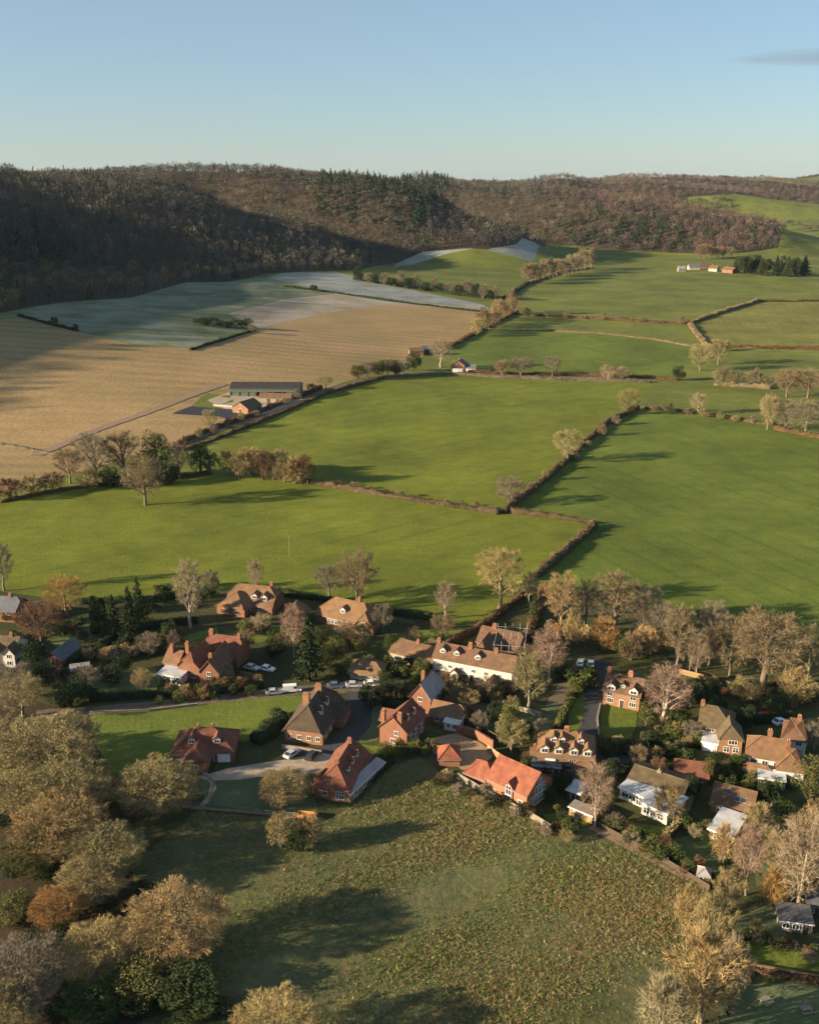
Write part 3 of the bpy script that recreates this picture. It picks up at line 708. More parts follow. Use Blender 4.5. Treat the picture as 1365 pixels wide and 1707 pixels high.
for i in range(2): proto(f'dome{i}', (13., 15.), bare_tree(30 + i, 13, 7.5, .12, 18, .2, n2=12, n3=14, n4=6, tw=.055, tl=.68, shell=13500))
for i in range(3): proto(f'ash{i}', (17., 10.), bare_tree(40 + i, 17, 5, .24, 15, .7, n2=11, n3=11, n4=5, tw=.040, tl=.85, shell=1600))
for i in range(2): proto(f'birch{i}', (14., 8.), bare_tree(50 + i, 14, 4, .2, 12, 1.1, n2=9, n3=11, n4=5, tw=.038, low=.15, rt=.22, shell=2200))
for i in range(3): proto(f'scrub{i}', (6., 6.5), bare_tree(60 + i, 6, 3.2, .06, 12, .9, n2=7, n3=10, n4=5, tw=.045, tl=.6, multi=4, rt=.2, shell=1600))
for i in range(2): proto(f'willow{i}', (8., 7.), bare_tree(70 + i, 8, 3.5, .08, 14, 1.3, n2=8, n3=10, n4=6, tw=.04, tl=.85, multi=4, low=.5, rt=.25, shell=1500))
proto('fir0', (15., 7.), leafy_tree(80, 'fir', 15, 3.5, 3200, .5)); proto('fir1', (15., 8.), leafy_tree(81, 'fir', 15, 4, 3200, .5))
proto('column0', (8., 2.6), leafy_tree(82, 'column', 8, 1.3, 1800, .35))
for i in range(2): proto(f'yew{i}', (8., 8.), leafy_tree(84 + i, 'round', 8, 4, 5200, .31))
for i in range(3): proto(f'shrub{i}', (2.2, 2.8), leafy_tree(90 + i, 'round', 2.2, 1.4, 900, .20))
for i in range(2): proto(f'ivy{i}', (12., 8.), leafy_tree(95 + i, 'round', 12, 4, 5000, .30))
COLS = dict(brown=((.215, .170, .105), (.15, .12, .085)), olive=((.265, .230, .118), (.17, .15, .10)), gold=((.315, .245, .122), (.20, .16, .10)), pink=((.255, .185, .140), (.34, .29, .23)),
            red=((.20, .125, .08), (.14, .10, .07)), pale=((.29, .245, .165), (.32, .27, .20)), grey=((.19, .165, .125), (.18, .155, .12)), orange=((.30, .19, .075), (.25, .17, .09)),
            green=((.050, .072, .027), (.07, .05, .035)), dark=((.034, .050, .024), (.06, .045, .03)), moss=((.105, .112, .040), (.09, .075, .05)), lime=((.11, .14, .035), (.08, .06, .04)), rust=((.135, .085, .05), (.1, .07, .05)))
_tr = random.Random(3)
LABELS = {}
TREE_NAME = dict(oak='bare_tree', dome='bare_tree', ash='bare_tree', birch='birch_tree', scrub='bare_shrub', willow='bare_willow', fir='conifer_tree', column='cypress_tree', yew='evergreen_tree', shrub='shrub', ivy='ivy_clad_tree')
def tree(kind, px, py, hpx, wpx, colour, label, group=None, cat=None, jit=.1, p=None):
    """one tree: base pixel, height and width in photo pixels"""
    base = kind.rstrip('0123456789')
    if kind == base: kind = base + str(_tr.randrange(sum(1 for k in PROTO if k.startswith(base))))
    p = at(px, py) if p is None else p; (h0, w0), (tm, cm) = PROTO[kind]
    sx = wpx * mpp(p) / w0; gd = math.hypot(p.x, p.y); sl_ = math.hypot(gd, CAM_H - p.z); ph = (CAM_H - p.z) / sl_
    sz = max(.35 * hpx * mpp(p), (hpx * mpp(p) - .22 * wpx * mpp(p) * ph) / (.95 * gd / sl_)) / h0
    name = TREE_NAME[base]
    root = bpy.data.objects.new(name, None); COL.objects.link(root); root.empty_display_size = .5
    root.location = p; root.rotation_euler = (0, 0, _tr.uniform(0, 6.28)); root.scale = (sx, sx * _tr.uniform(.92, 1.08), sz)
    cc, bc = COLS[colour]; g = 1 + _tr.uniform(-jit, jit); g2 = 1 + _tr.uniform(-.06, .06)
    link('trunk', tm, root, color=(bc[0] * g, bc[1] * g, bc[2] * g)); link('crown', cm, root, color=(cc[0] * g, cc[1] * g * g2, cc[2] * g))
    tag(root, label, cat or ('shrub' if base in ('scrub', 'shrub') else 'tree'), group)
    return root
# standing alone or in the far hedgerows
T = tree
T('oak0', 243, 842, 82, 72, 'brown', 'lone round brown oak on bare soil in the middle of the near pasture')
T('oak1', 1046, 692, 44, 38, 'olive', 'round tree at the far end of the long diagonal field hedge')
T('oak2', 945, 770, 54, 54, 'olive', 'broad tree halfway along the long diagonal field hedge')
T('oak0', 848, 842, 48, 50, 'grey', 'open branched bare tree where the field hedges meet')
T('ash0', 1163, 690, 34, 30, 'pale', 'thin pale tree in the short hedge beyond the right pasture')
for i, (x, y, h, w, k, c, l) in enumerate([(1278, 716, 58, 34, 'oak', 'olive', 'leftmost tree of the copse at the right field corner'), (1308, 718, 52, 50, 'oak', 'grey', 'grey tree in front of the reddish copse at the right field corner'), (1342, 724, 58, 56, 'oak', 'grey', 'rightmost grey tree in front of the copse by the right field'),
        (1310, 662, 46, 44, 'oak', 'brown', 'brown tree at the back left of the right copse'), (1345, 664, 50, 52, 'oak', 'brown', 'brown tree at the back right of the right copse'), (1375, 668, 46, 44, 'ash', 'brown', 'brown tree cut by the picture edge behind the right copse'),
        (1166, 618, 46, 40, 'oak', 'olive', 'left of two olive hedge trees beside the brown hedge bend'), (1196, 608, 42, 38, 'oak', 'olive', 'right of two olive hedge trees beside the brown hedge bend'), (1130, 634, 26, 28, 'yew', 'green', 'dark bush at the gateway in the far lane hedge'),
        (920, 628, 34, 30, 'oak', 'grey', 'grey roundish tree standing in the lane hedge right of the cottage'), (868, 626, 30, 46, 'oak', 'grey', 'wide low grey tree in the lane hedge right of the cottage'), (836, 625, 24, 30, 'scrub', 'brown', 'brown scrub in the lane hedge next to the red cottage'),
        (1012, 632, 22, 28, 'scrub', 'pale', 'left of two pale bushes in front of the lane hedge'), (1035, 633, 22, 26, 'scrub', 'pale', 'right of two pale bushes in front of the lane hedge'),
        (735, 612, 46, 42, 'ash', 'pale', 'pale bare tree behind the roadside left of the red cottage'), (690, 618, 34, 30, 'yew', 'green', 'dark round evergreen beside the lane left of the pale tree'), (543, 648, 22, 26, 'oak', 'olive', 'small tree at the lane beside the farm barn'),
        (350, 716, 34, 28, 'oak', 'olive', 'small bare tree beside the black sheeting near the farm'),
        (92, 545, 18, 14, 'yew', 'green', 'left of two small dark trees in the frosted field'), (127, 551, 12, 10, 'yew', 'green', 'right of two small dark trees in the frosted field'), (421, 555, 14, 16, 'oak', 'brown', 'tiny tree at the end of the thin hedge in the stubble'),
        (523, 486, 12, 14, 'yew', 'dark', 'dark bush on the white frosted strip'), (1205, 585, 16, 26, 'yew', 'dark', 'dark evergreen clump at the corner of the yellow pasture')]):
    T(k, x, y, h, w, c, l)
for i, (x, y, h) in enumerate([(597, 632, 26), (612, 630, 28), (630, 628, 30), (645, 627, 30), (658, 626, 28), (672, 624, 22)]):
    T('oak' if i % 2 else 'yew', x, y, h, 30, 'grey' if i % 2 else 'moss', f'{["first", "second", "third", "fourth", "fifth", "last"][i]} tree from the left in the dark row along the farm lane', 'row of dark trees along the farm lane')
ORD = ['first', 'second', 'third', 'fourth', 'fifth', 'sixth', 'seventh', 'eighth', 'ninth', 'tenth', 'eleventh', 'twelfth', 'thirteenth', 'fourteenth', 'fifteenth', 'sixteenth', 'seventeenth', 'eighteenth', 'nineteenth', 'twentieth']
def row(kind, pts, h, w, cols, text, group, jit=.25):
    for i, (x, y) in enumerate(pts):
        T(kind[i % len(kind)], x, y, h * _tr.uniform(1 - jit, 1 + jit), w * _tr.uniform(1 - jit, 1 + jit), cols[i % len(cols)], f'{ORD[i]} {text}', group)
def between(a, b, n, j=2):
    return [(a[0] + (b[0] - a[0]) * i / (n - 1) + _tr.uniform(-j, j), a[1] + (b[1] - a[1]) * i / (n - 1) + _tr.uniform(-j * .4, j * .4)) for i in range(n)]
row(['scrub', 'oak', 'scrub'], between((795, 560), (858, 522), 13), 32, 22, ['gold', 'olive', 'brown'], 'tree counting up the belt beyond the stubble field', 'belt of trees beyond the stubble field')
row(['scrub', 'oak', 'scrub'], between((876, 474), (984, 448), 15), 28, 24, ['brown', 'olive', 'grey'], 'tree counting right along the belt across the far pasture', 'belt of trees across the far pasture')
row(['fir', 'yew', 'oak'], between((1228, 456), (1336, 462), 16, 4), 28, 22, ['green', 'dark'], 'dark evergreen counting right from the far farmhouse', 'evergreens beside the far farm')
row(['oak'], between((1165, 432), (1215, 430), 6), 20, 20, ['red', 'brown'], 'bare tree behind the far farm counting right', 'bare trees behind the far farm')
row(['yew', 'scrub'], between((600, 470), (830, 500), 18, 3), 20, 20, ['dark', 'grey'], 'bush counting right along the shaded hedge below the wood', 'bushes along the shaded hedge below the wood')
row(['oak', 'scrub'], between((1196, 640), (1282, 645), 8), 24, 22, ['olive', 'grey'], 'tree counting right in the hedge strip before the right copse', 'trees in the strip before the right copse')
row(['yew', 'scrub'], between((330, 542), (414, 548), 10, 3), 13, 18, ['moss', 'green'], 'bush counting right in the scrub island on the stubble', 'scrub island on the stubble field')
# belt at the left, below the stubble
for x, y, h, w, k, c, l in [(160, 806, 84, 74, 'ash', 'grey', 'tall grey tree left in the belt below the stubble'), (208, 800, 80, 66, 'ash', 'brown', 'brown tree second from left in the belt below the stubble'), (262, 796, 78, 60, 'ivy', 'moss', 'dark ivy covered tree in the belt below the stubble'), (300, 798, 60, 46, 'ash', 'grey', 'grey tree right of the ivy covered one in the belt'),
        (335, 792, 52, 44, 'ivy', 'green', 'small green tree near the lane end of the belt'), (118, 806, 60, 52, 'oak', 'brown', 'small brown tree at the left of the belt below the stubble'), (236, 812, 40, 44, 'scrub', 'olive', 'olive scrub beneath the belt trees near the lone oak'), (150, 815, 34, 46, 'scrub', 'olive', 'olive scrub at the near edge of the belt'),
        (90, 818, 30, 46, 'scrub', 'rust', 'rusty scrub second from the picture edge below the stubble'), (56, 824, 32, 46, 'scrub', 'olive', 'olive scrub between rusty scrub below the stubble'), (20, 832, 34, 50, 'scrub', 'rust', 'rusty scrub at the picture edge below the stubble'), (355, 790, 34, 34, 'scrub', 'moss', 'greenish scrub where the lane meets the near pastures'), (185, 812, 36, 40, 'yew', 'dark', 'dark evergreen low in the belt below the stubble'), (285, 806, 34, 40, 'yew', 'dark', 'dark evergreen behind the lone oak to its right')]:
    T(k, x, y, h, w, c, l)
row(['scrub'], [(382, 792), (400, 796), (420, 795), (440, 800), (458, 800), (474, 803), (492, 806), (505, 808), (430, 788), (468, 790)], 42, 44, ['brown', 'olive', 'gold', 'rust'], 'bush of the brown thicket between the two near pastures', 'brown thicket between the near pastures', .15)
# along the village's field edge and among the houses
for x, y, h, w, k, c, l in [
    (318, 1046, 110, 50, 'ash0', 'pale', 'tall narrow pale tree beside the house with two dormers'), (428, 988, 53, 32, 'birch', 'pale', 'thin birch behind the house with two dormers'), (352, 985, 34, 30, 'scrub', 'grey', 'grey bush left of the house with two dormers'),
    (596, 1008, 89, 67, 'oak1', 'brown', 'tall brown tree behind the hipped tile house'), (548, 1000, 59, 48, 'ash1', 'grey', 'grey tree behind the hipped tile house to its left'), (638, 1056, 49, 37, 'oak', 'grey', 'small grey tree at the right end of the hipped tile house'),
    (742, 1032, 61, 43, 'ash2', 'pale', 'small pale tree alone at the field edge'), (738, 1068, 45, 48, 'oak', 'brown', 'brown tree below the pale one at the field edge'), (832, 1016, 102, 83, 'ash1', 'gold', 'large golden tree at the near end of the field hedge'), (882, 1004, 49, 32, 'birch', 'pale', 'slim birch at the lane beside the golden tree'), (890, 1038, 52, 26, 'fir0', 'green', 'small fir beside the lane below the golden tree'),
    (934, 1052, 95, 59, 'ash2', 'gold', 'golden tree leftmost of the grove beside the right pasture'), (975, 1046, 78, 48, 'ash0', 'grey', 'dark grey tree second in the grove beside the right pasture'), (1024, 1056, 102, 91, 'ash1', 'brown', 'biggest spreading tree of the grove beside the right pasture'), (1072, 1060, 85, 59, 'oak2', 'grey', 'grey tree rightmost of the grove beside the right pasture'), (1075, 1090, 46, 54, 'scrub', 'gold', 'golden scrub below the grove beside the right pasture'),
    (1128, 1122, 110, 59, 'ash0', 'brown', 'tall tree with a long trunk right of the grove'), (1186, 1066, 66, 46, 'oak', 'grey', 'grey tree standing against the right pasture'), (1160, 1130, 74, 37, 'birch', 'pale', 'thin trunked tree beside the lamp post'), (1272, 1150, 131, 115, 'ash2', 'brown', 'large spreading twin tree before the right pasture'), (1215, 1128, 98, 72, 'oak0', 'brown', 'brown tree left of the large spreading twin tree'), (1345, 1128, 89, 76, 'oak1', 'olive', 'olive tree at the right picture edge before the pasture'),
    (1322, 1180, 62, 60, 'willow', 'gold', 'golden round tree above the white tiled house'), (914, 1136, 85, 63, 'birch0', 'pink', 'pinkish birch beside the parked cars'), (880, 1182, 93, 63, 'ash1', 'olive', 'olive tree in the garden beside the white cottages'), (1106, 1212, 100, 83, 'ash2', 'pink', 'pinkish fan shaped tree beside the brick house with lawn'), (1005, 1080, 50, 44, 'scrub', 'orange', 'orange scrub behind the parked cars'), (955, 1078, 52, 40, 'scrub', 'gold', 'golden scrub left of the parked cars'), (1050, 1100, 44, 44, 'scrub', 'brown', 'brown scrub behind the brick house with lawn'),
    (112, 1026, 68, 70, 'oak2', 'orange', 'bright orange round tree at the field edge'), (70, 1072, 70, 76, 'oak0', 'red', 'reddish bare tree below the bright orange one'), (160, 1056, 60, 18, 'column0', 'dark', 'left column cypress at the field edge'), (174, 1056, 56, 17, 'column0', 'dark', 'right column cypress at the field edge'), (192, 1062, 72, 44, 'fir1', 'dark', 'dark conifer right of the cypress pair'), (220, 1066, 88, 48, 'fir0', 'dark', 'dark conifer in the middle of the evergreen group'), (234, 1042, 80, 40, 'fir1', 'green', 'tallest conifer behind the evergreen group'), (8, 985, 78, 37, 'ash', 'grey', 'grey tree at the left picture edge by the pasture'),
    (516, 1136, 112, 56, 'fir0', 'dark', 'large dark conifer in the middle of the village'), (490, 1096, 83, 43, 'birch1', 'pink', 'pinkish birch left of the large dark conifer'), (238, 1156, 42, 35, 'oak', 'gold', 'small golden tree left of the sunroom'), (560, 1100, 40, 50, 'yew', 'moss', 'mossy green evergreen right of the large dark conifer'), (600, 1080, 40, 40, 'scrub', 'olive', 'olive scrub in front of the hipped tile house'), (535, 1075, 30, 36, 'yew', 'green', 'green bush in front of the hipped tile house'),
    (850, 1250, 84, 48, 'ivy0', 'moss', 'tall mossy tree left of the house with many dormers'), (852, 1254, 64, 54, 'oak', 'olive', 'olive tree just below the tall mossy one'), (990, 1378, 98, 67, 'birch1', 'pink', 'pink birch beside the tan timber shed'), (1242, 1492, 110, 56, 'birch0', 'pink', 'tall pink birch below the pale flat roofed shed'), (1330, 1520, 148, 104, 'birch1', 'pale', 'large pale birch above the dark garden shed'), (1375, 1500, 138, 86, 'birch0', 'pale', 'pale birch at the right picture edge'), (1284, 1512, 58, 54, 'willow0', 'orange', 'orange stemmed willow between the birches'),
    (1345, 1338, 82, 66, 'ivy1', 'moss', 'olive ivy clad tree in front of the white tiled house'), (1110, 1372, 58, 56, 'willow', 'gold', 'golden bush at the end of the white flat bungalow'), (1095, 1300, 38, 30, 'oak', 'red', 'small reddish tree between bungalow and lane'), (1178, 1302, 40, 30, 'yew', 'moss', 'green round tree beside the red roofed garage'), (1205, 1440, 60, 50, 'willow', 'gold', 'golden bush left of the tall pink birch'), (1260, 1400, 60, 60, 'scrub', 'olive', 'olive scrub right of the pale flat roofed shed'),
    (516, 1408, 50, 54, 'scrub', 'gold', 'golden scrub at the meadow corner below the tile cottage'), (470, 1412, 54, 50, 'scrub', 'olive', 'dark olive scrub at the meadow edge'), (498, 1420, 46, 46, 'yew', 'dark', 'dark bush at the meadow corner'),
    (660, 1168, 40, 50, 'yew', 'dark', 'dark bush beside the lane above the two chimney house'), (620, 1180, 44, 46, 'yew', 'dark', 'dark evergreen on the bend of the drive'), (640, 1150, 34, 40, 'yew', 'dark', 'dark evergreen right of the small thatched cottage'), (1190, 1195, 36, 40, 'yew', 'dark', 'dark evergreen behind the mossy roofed house'), (1150, 1180, 50, 56, 'yew', 'dark', 'dark evergreen right of the pinkish fan shaped tree'), (1290, 1185, 40, 60, 'yew', 'dark', 'dark evergreen below the large spreading twin tree'),
    (1240, 1168, 40, 56, 'scrub', 'olive', 'olive scrub under the large spreading twin tree'), (780, 1180, 32, 43, 'oak', 'olive', 'small olive tree in front of the white cottages'), (1040, 1095, 40, 36, 'yew', 'green', 'green evergreen behind the brick house with lawn')]:
    T(k, x, y, h, w, c, l)
# the dense trees at the lower left, the lower right and along the bottom
def crown_at(cx, cy, r, kind, c, l, tall=1.5):
    """a near tree given by where its crown shows: centre and radius in photo pixels"""
    y = cy
    for _ in range(6):
        p = at(cx, y); m = mpp(p); g = math.hypot(p.x, p.y); y = cy + .56 * tall * r * g / math.hypot(g, CAM_H)
    (h0, w0), (tm, cm) = PROTO[kind]; o = T(kind, cx, y, 50, 2 * r, c, l); o.scale.z = tall * r * mpp(at(cx, y)) / h0
for x, y, r, k, c, l in [
    (88, 1246, 82, 'dome0', 'olive', 'uppermost broad olive tree of the near left wood'), (118, 1318, 74, 'dome1', 'olive', 'second broad olive tree down in the near left wood'), (38, 1318, 62, 'dome0', 'olive', 'olive tree at the left edge below the uppermost broad one'), (105, 1378, 80, 'dome1', 'gold', 'yellowish broad tree in the middle of the near left wood'), (178, 1424, 66, 'dome0', 'olive', 'olive tree at the meadow side of the near left wood'), (66, 1418, 56, 'dome1', 'moss', 'mossy tree at the left of the near left wood'),
    (100, 1512, 48, 'dome0', 'orange', 'orange tipped tree in the near left wood'), (155, 1470, 56, 'dome1', 'olive', 'olive tree above the orange tipped one'), (298, 1540, 86, 'dome0', 'gold', 'largest round golden brown tree at the meadow side'), (165, 1588, 66, 'dome1', 'gold', 'golden brown tree below left of the largest round one'), (40, 1630, 82, 'dome1', 'grey', 'grey olive tree in the lower left corner'), (-20, 1700, 80, 'dome0', 'olive', 'olive tree half hidden by the lower left corner'),
    (466, 1716, 78, 'dome0', 'gold', 'pale golden crown cut by the bottom edge'), (267, 1312, 68, 'dome1', 'olive', 'large olive tree left of the gravel drive'), (475, 1312, 44, 'dome0', 'olive', 'olive rounded tree beside the gravel drive'), (0, 1240, 60, 'dome1', 'brown', 'brown tree cut by the left edge in the near wood'),
    (230, 1640, 60, 'ivy0', 'moss', 'dark ivy covered tree under the largest round one'), (320, 1650, 60, 'ivy1', 'green', 'dark green ivy tree below the largest round one'), (150, 1670, 55, 'ivy0', 'green', 'dark ivy tree at the bottom left'), (30, 1500, 30, 'yew0', 'moss', 'small mossy bush in the dark gap at the left edge')]:
    crown_at(x, y, r * 1.04, k, c, l, 1.15 if k[:3] in ('ivy', 'yew') else 1.22)
for x, y, h, w, k, c, l in [
    (40, 1195, 70, 80, 'oak0', 'olive', 'olive tree at the left edge above the near wood'), (120, 1180, 54, 76, 'yew0', 'dark', 'dark evergreen above the near left wood'), (20, 1165, 60, 76, 'oak1', 'grey', 'grey tree beside the white gabled house'), (70, 1145, 46, 56, 'yew1', 'dark', 'dark bush below the slate shed'),
    (1165, 1710, 140, 130, 'willow0', 'gold', 'pale golden willow at the bottom of the meadow'), (1100, 1750, 110, 100, 'willow1', 'pale', 'pale bush left of the pale golden willow'), (1185, 1590, 90, 80, 'scrub', 'olive', 'olive scrub at the meadow corner near the frosty lawn'), (1150, 1545, 60, 70, 'scrub', 'gold', 'golden scrub at the meadow edge above the willow'), (1212, 1510, 60, 56, 'scrub', 'olive', 'olive scrub beside the end of the footpath'), (1215, 1660, 90, 70, 'scrub', 'pale', 'pale leafless scrub right of the pale golden willow'), (1350, 1400, 60, 60, 'scrub', 'gold', 'golden scrub at the right edge above the birches')]:
    T(k, x, y, h, w, c, l)
# brambles and ivy under the near wood
_ub = random.Random(4)
for i, (x, y) in enumerate([(20, 1300), (70, 1290), (150, 1300), (175, 1360), (20, 1380), (90, 1400), (150, 1410), (200, 1450), (30, 1460), (80, 1470), (130, 1500), (20, 1540), (60, 1580), (110, 1570), (180, 1520), (220, 1560), (90, 1640), (140, 1640), (200, 1640), (260, 1620), (100, 1700), (180, 1700), (250, 1690), (330, 1640), (370, 1690), (300, 1720), (240, 1500), (40, 1690)]):
    T('yew', x, y, 34 * _ub.uniform(.7, 1.2), 56 * _ub.uniform(.8, 1.2), ['dark', 'green', 'dark', 'moss'][i % 4], f'{ORD[i // 4]} {["very dark", "dark green", "blackish", "mossy"][i % 4]} bramble mound from the top under the near left wood', 'bramble mounds under the near left wood')
# smaller trees and evergreens filling the gardens
for i, (x, y, h, w, k, c, l) in enumerate([(205, 1122, 34, 34, 'yew', 'dark', 'dark evergreen left of the sunroom garden'), (250, 1092, 38, 40, 'oak', 'grey', 'grey bare tree in the garden above the sunroom'), (285, 1066, 34, 34, 'yew', 'green', 'green evergreen below the tall narrow pale tree'), (410, 1090, 40, 36, 'oak', 'brown', 'brown tree behind the cars of the old brick house'), (436, 1056, 34, 34, 'oak', 'pale', 'pale tree before the house with two dormers'), (458, 1098, 38, 40, 'yew', 'dark', 'dark evergreen between cars and pinkish birch'), (545, 1112, 40, 40, 'yew', 'dark', 'dark evergreen touching the large conifer on its right'),
    (575, 1068, 34, 36, 'oak', 'grey', 'grey tree below the hipped tile house front'), (655, 1090, 36, 40, 'yew', 'green', 'green evergreen left of the long cream wing'), (690, 1076, 30, 34, 'scrub', 'brown', 'brown scrub behind the long cream wing'), (700, 1128, 32, 36, 'yew', 'moss', 'mossy evergreen below the long cream wing'), (765, 1174, 36, 36, 'scrub', 'olive', 'olive scrub behind the tall gabled house'), (808, 1166, 38, 38, 'oak', 'brown', 'brown tree before the right end of the white cottages'), (828, 1204, 36, 40, 'yew', 'dark', 'dark evergreen above the courtyard wall'),
    (800, 1222, 36, 34, 'oak', 'grey', 'grey tree just behind the courtyard wall'), (872, 1240, 40, 40, 'yew', 'green', 'green evergreen left of the wide dormer house'), (905, 1236, 36, 36, 'oak', 'pale', 'pale tree behind the wide dormer house'), (934, 1236, 34, 34, 'yew', 'dark', 'dark evergreen behind the wide dormer house'), (1080, 1176, 34, 36, 'yew', 'dark', 'dark evergreen at the back right of the lawn house'), (1130, 1208, 36, 38, 'yew', 'green', 'green evergreen at the foot of the fan shaped tree'), (1150, 1236, 34, 34, 'oak', 'grey', 'grey tree left of the mossy roofed house'),
    (1188, 1284, 34, 32, 'yew', 'dark', 'dark evergreen below the mossy roofed house'), (1228, 1288, 36, 34, 'yew', 'green', 'green evergreen left of the white tiled house'), (1022, 1300, 38, 42, 'yew', 'dark', 'dark evergreen behind the left end of the flat bungalow'), (1062, 1278, 36, 36, 'oak', 'brown', 'brown tree beside the bend of the side lane'), (1150, 1330, 40, 36, 'yew', 'dark', 'dark evergreen between bungalow and annex'), (1276, 1350, 50, 50, 'yew', 'dark', 'dark evergreen right of the annex'), (1305, 1390, 56, 52, 'yew', 'green', 'green evergreen in the shaded garden right of the studio'),
    (1290, 1450, 60, 54, 'scrub', 'olive', 'olive scrub left of the large pale birch'), (935, 1322, 34, 36, 'yew', 'dark', 'dark evergreen between the new house and the frosted shed'), (1005, 1340, 44, 40, 'yew', 'dark', 'dark evergreen behind the pink birch'), (1355, 1250, 50, 50, 'oak', 'grey', 'grey tree at the right edge behind the white tiled house'), (1240, 1215, 44, 44, 'yew', 'dark', 'dark evergreen between mossy and white tiled houses'), (60, 1115, 50, 50, 'yew', 'dark', 'dark evergreen between white gabled house and slate shed'), (150, 1150, 40, 46, 'oak', 'grey', 'grey tree below the small frosted shed'), (190, 1145, 40, 44, 'yew', 'dark', 'dark evergreen beside the lane left of the sunroom'),
    (720, 1095, 30, 30, 'oak', 'olive', 'small olive tree behind the cottage roofs'), (900, 1095, 50, 46, 'yew', 'dark', 'dark evergreen right of the scaffolding'), (880, 1120, 44, 44, 'oak', 'brown', 'brown tree at the right end of the white cottages'), (1110, 1150, 40, 46, 'yew', 'dark', 'dark evergreen behind the shaded lawn'), (1180, 1110, 60, 56, 'oak', 'brown', 'brown tree right of the lamp post'), (1240, 1100, 70, 60, 'ash', 'brown', 'brown tree between grove and large spreading twin tree'), (1310, 1120, 70, 60, 'ash', 'olive', 'olive tree right behind the large spreading twin tree'), (1100, 1075, 70, 56, 'ash', 'grey', 'grey tree between grove and tall trunked tree')]):
    T(k, x, y, h, w, c, l)
# low garden shrubs, placed among the houses
def shrubs():
    rng = random.Random(8)
    spots = [('the lane bank below the old brick group', (265, 1160), (430, 1150), 14, ['moss', 'green', 'gold', 'rust']), ('the evergreen group at the field edge', (240, 1010), (360, 985), 9, ['dark', 'green']), ('the fenced gardens of the white cottages', (720, 1150), (860, 1170), 10, ['brown', 'moss', 'rust', 'olive']),
             ('the gardens above the lane left of the conifer', (130, 1110), (300, 1075), 12, ['green', 'gold', 'grey', 'moss']), ('the hipped tile house', (400, 1060), (600, 1075), 12, ['moss', 'green', 'rust', 'lime']), ('the thatched cottage', (560, 1120), (690, 1120), 8, ['green', 'moss', 'lime']),
             ('the drive of the dark tiled house', (440, 1215), (470, 1200), 4, ['dark', 'green']), ('the two chimney brick house', (632, 1255), (720, 1250), 7, ['lime', 'moss', 'green']), ('the house with many dormers', (870, 1280), (1000, 1310), 8, ['green', 'rust', 'grey']),
             ('the brick house with lawn', (1068, 1195), (1160, 1240), 12, ['gold', 'moss', 'green', 'lime']), ('the lane below the brick house with lawn', (1010, 1245), (1150, 1258), 12, ['green', 'dark', 'olive']), ('the white flat bungalow', (1010, 1385), (1110, 1425), 10, ['green', 'moss', 'grey']),
             ('the white tiled house', (1190, 1300), (1320, 1320), 9, ['lime', 'moss', 'green']), ('the pale flat roofed shed', (1140, 1380), (1250, 1440), 9, ['green', 'moss', 'pale']), ('the dark garden shed', (1240, 1560), (1365, 1600), 8, ['moss', 'rust', 'grey']), ('the new brick house', (910, 1340), (960, 1395), 5, ['green', 'dark', 'moss']),
             ('the parked cars under the birch', (930, 1120), (990, 1150), 7, ['green', 'moss', 'lime']), ('the slope left of the side lane', (945, 1160), (985, 1140), 5, ['moss', 'lime']), ('the grove beside the right pasture', (900, 1060), (1120, 1085), 12, ['rust', 'brown', 'orange', 'gold']), ('the large spreading twin tree', (1150, 1150), (1365, 1165), 12, ['dark', 'rust', 'green', 'olive']),
             ('the footpath below the bungalow', (1040, 1395), (1190, 1470), 9, ['rust', 'moss', 'green']), ('the meadow edge below the new brick house', (720, 1300), (960, 1400), 12, ['dark', 'rust', 'olive', 'grey']), ('the bright orange tree', (10, 1030), (140, 1060), 10, ['green', 'dark', 'rust']), ('the slate shed', (30, 1120), (160, 1150), 10, ['dark', 'green', 'grey'])]
    cname = dict(moss='mossy green', green='green', gold='golden', rust='rust brown', dark='very dark green', brown='brown', olive='olive', grey='grey twiggy', lime='bright green', pale='pale twiggy', orange='orange brown')
    for place, a, b, n, cols in spots:
        seen = {}
        n = int(n * 1.7)
        for i in range(n):
            t = (i + rng.uniform(.1, .9)) / n; x = a[0] + (b[0] - a[0]) * t; y = a[1] + (b[1] - a[1]) * t + rng.uniform(-14, 14)
            c = cols[i % len(cols)]; seen[c] = seen.get(c, 0) + 1
            k = 'scrub' if c in ('brown', 'grey', 'olive', 'rust', 'gold', 'orange', 'pale') and rng.random() < .7 else 'shrub'
            s = rng.uniform(.8, 1.4)
            o = 'leftmost' if seen[c] == 1 else ORD[seen[c] - 1] + ' from left'
            if a[0] > b[0]: o = 'rightmost' if seen[c] == 1 else ORD[seen[c] - 1] + ' from right'
            T(k, x, y, 17 * s, 20 * s * rng.uniform(.9, 1.3), c, f'{o} {cname[c]} shrub near {place}', f'shrubs near {place}')
shrubs()

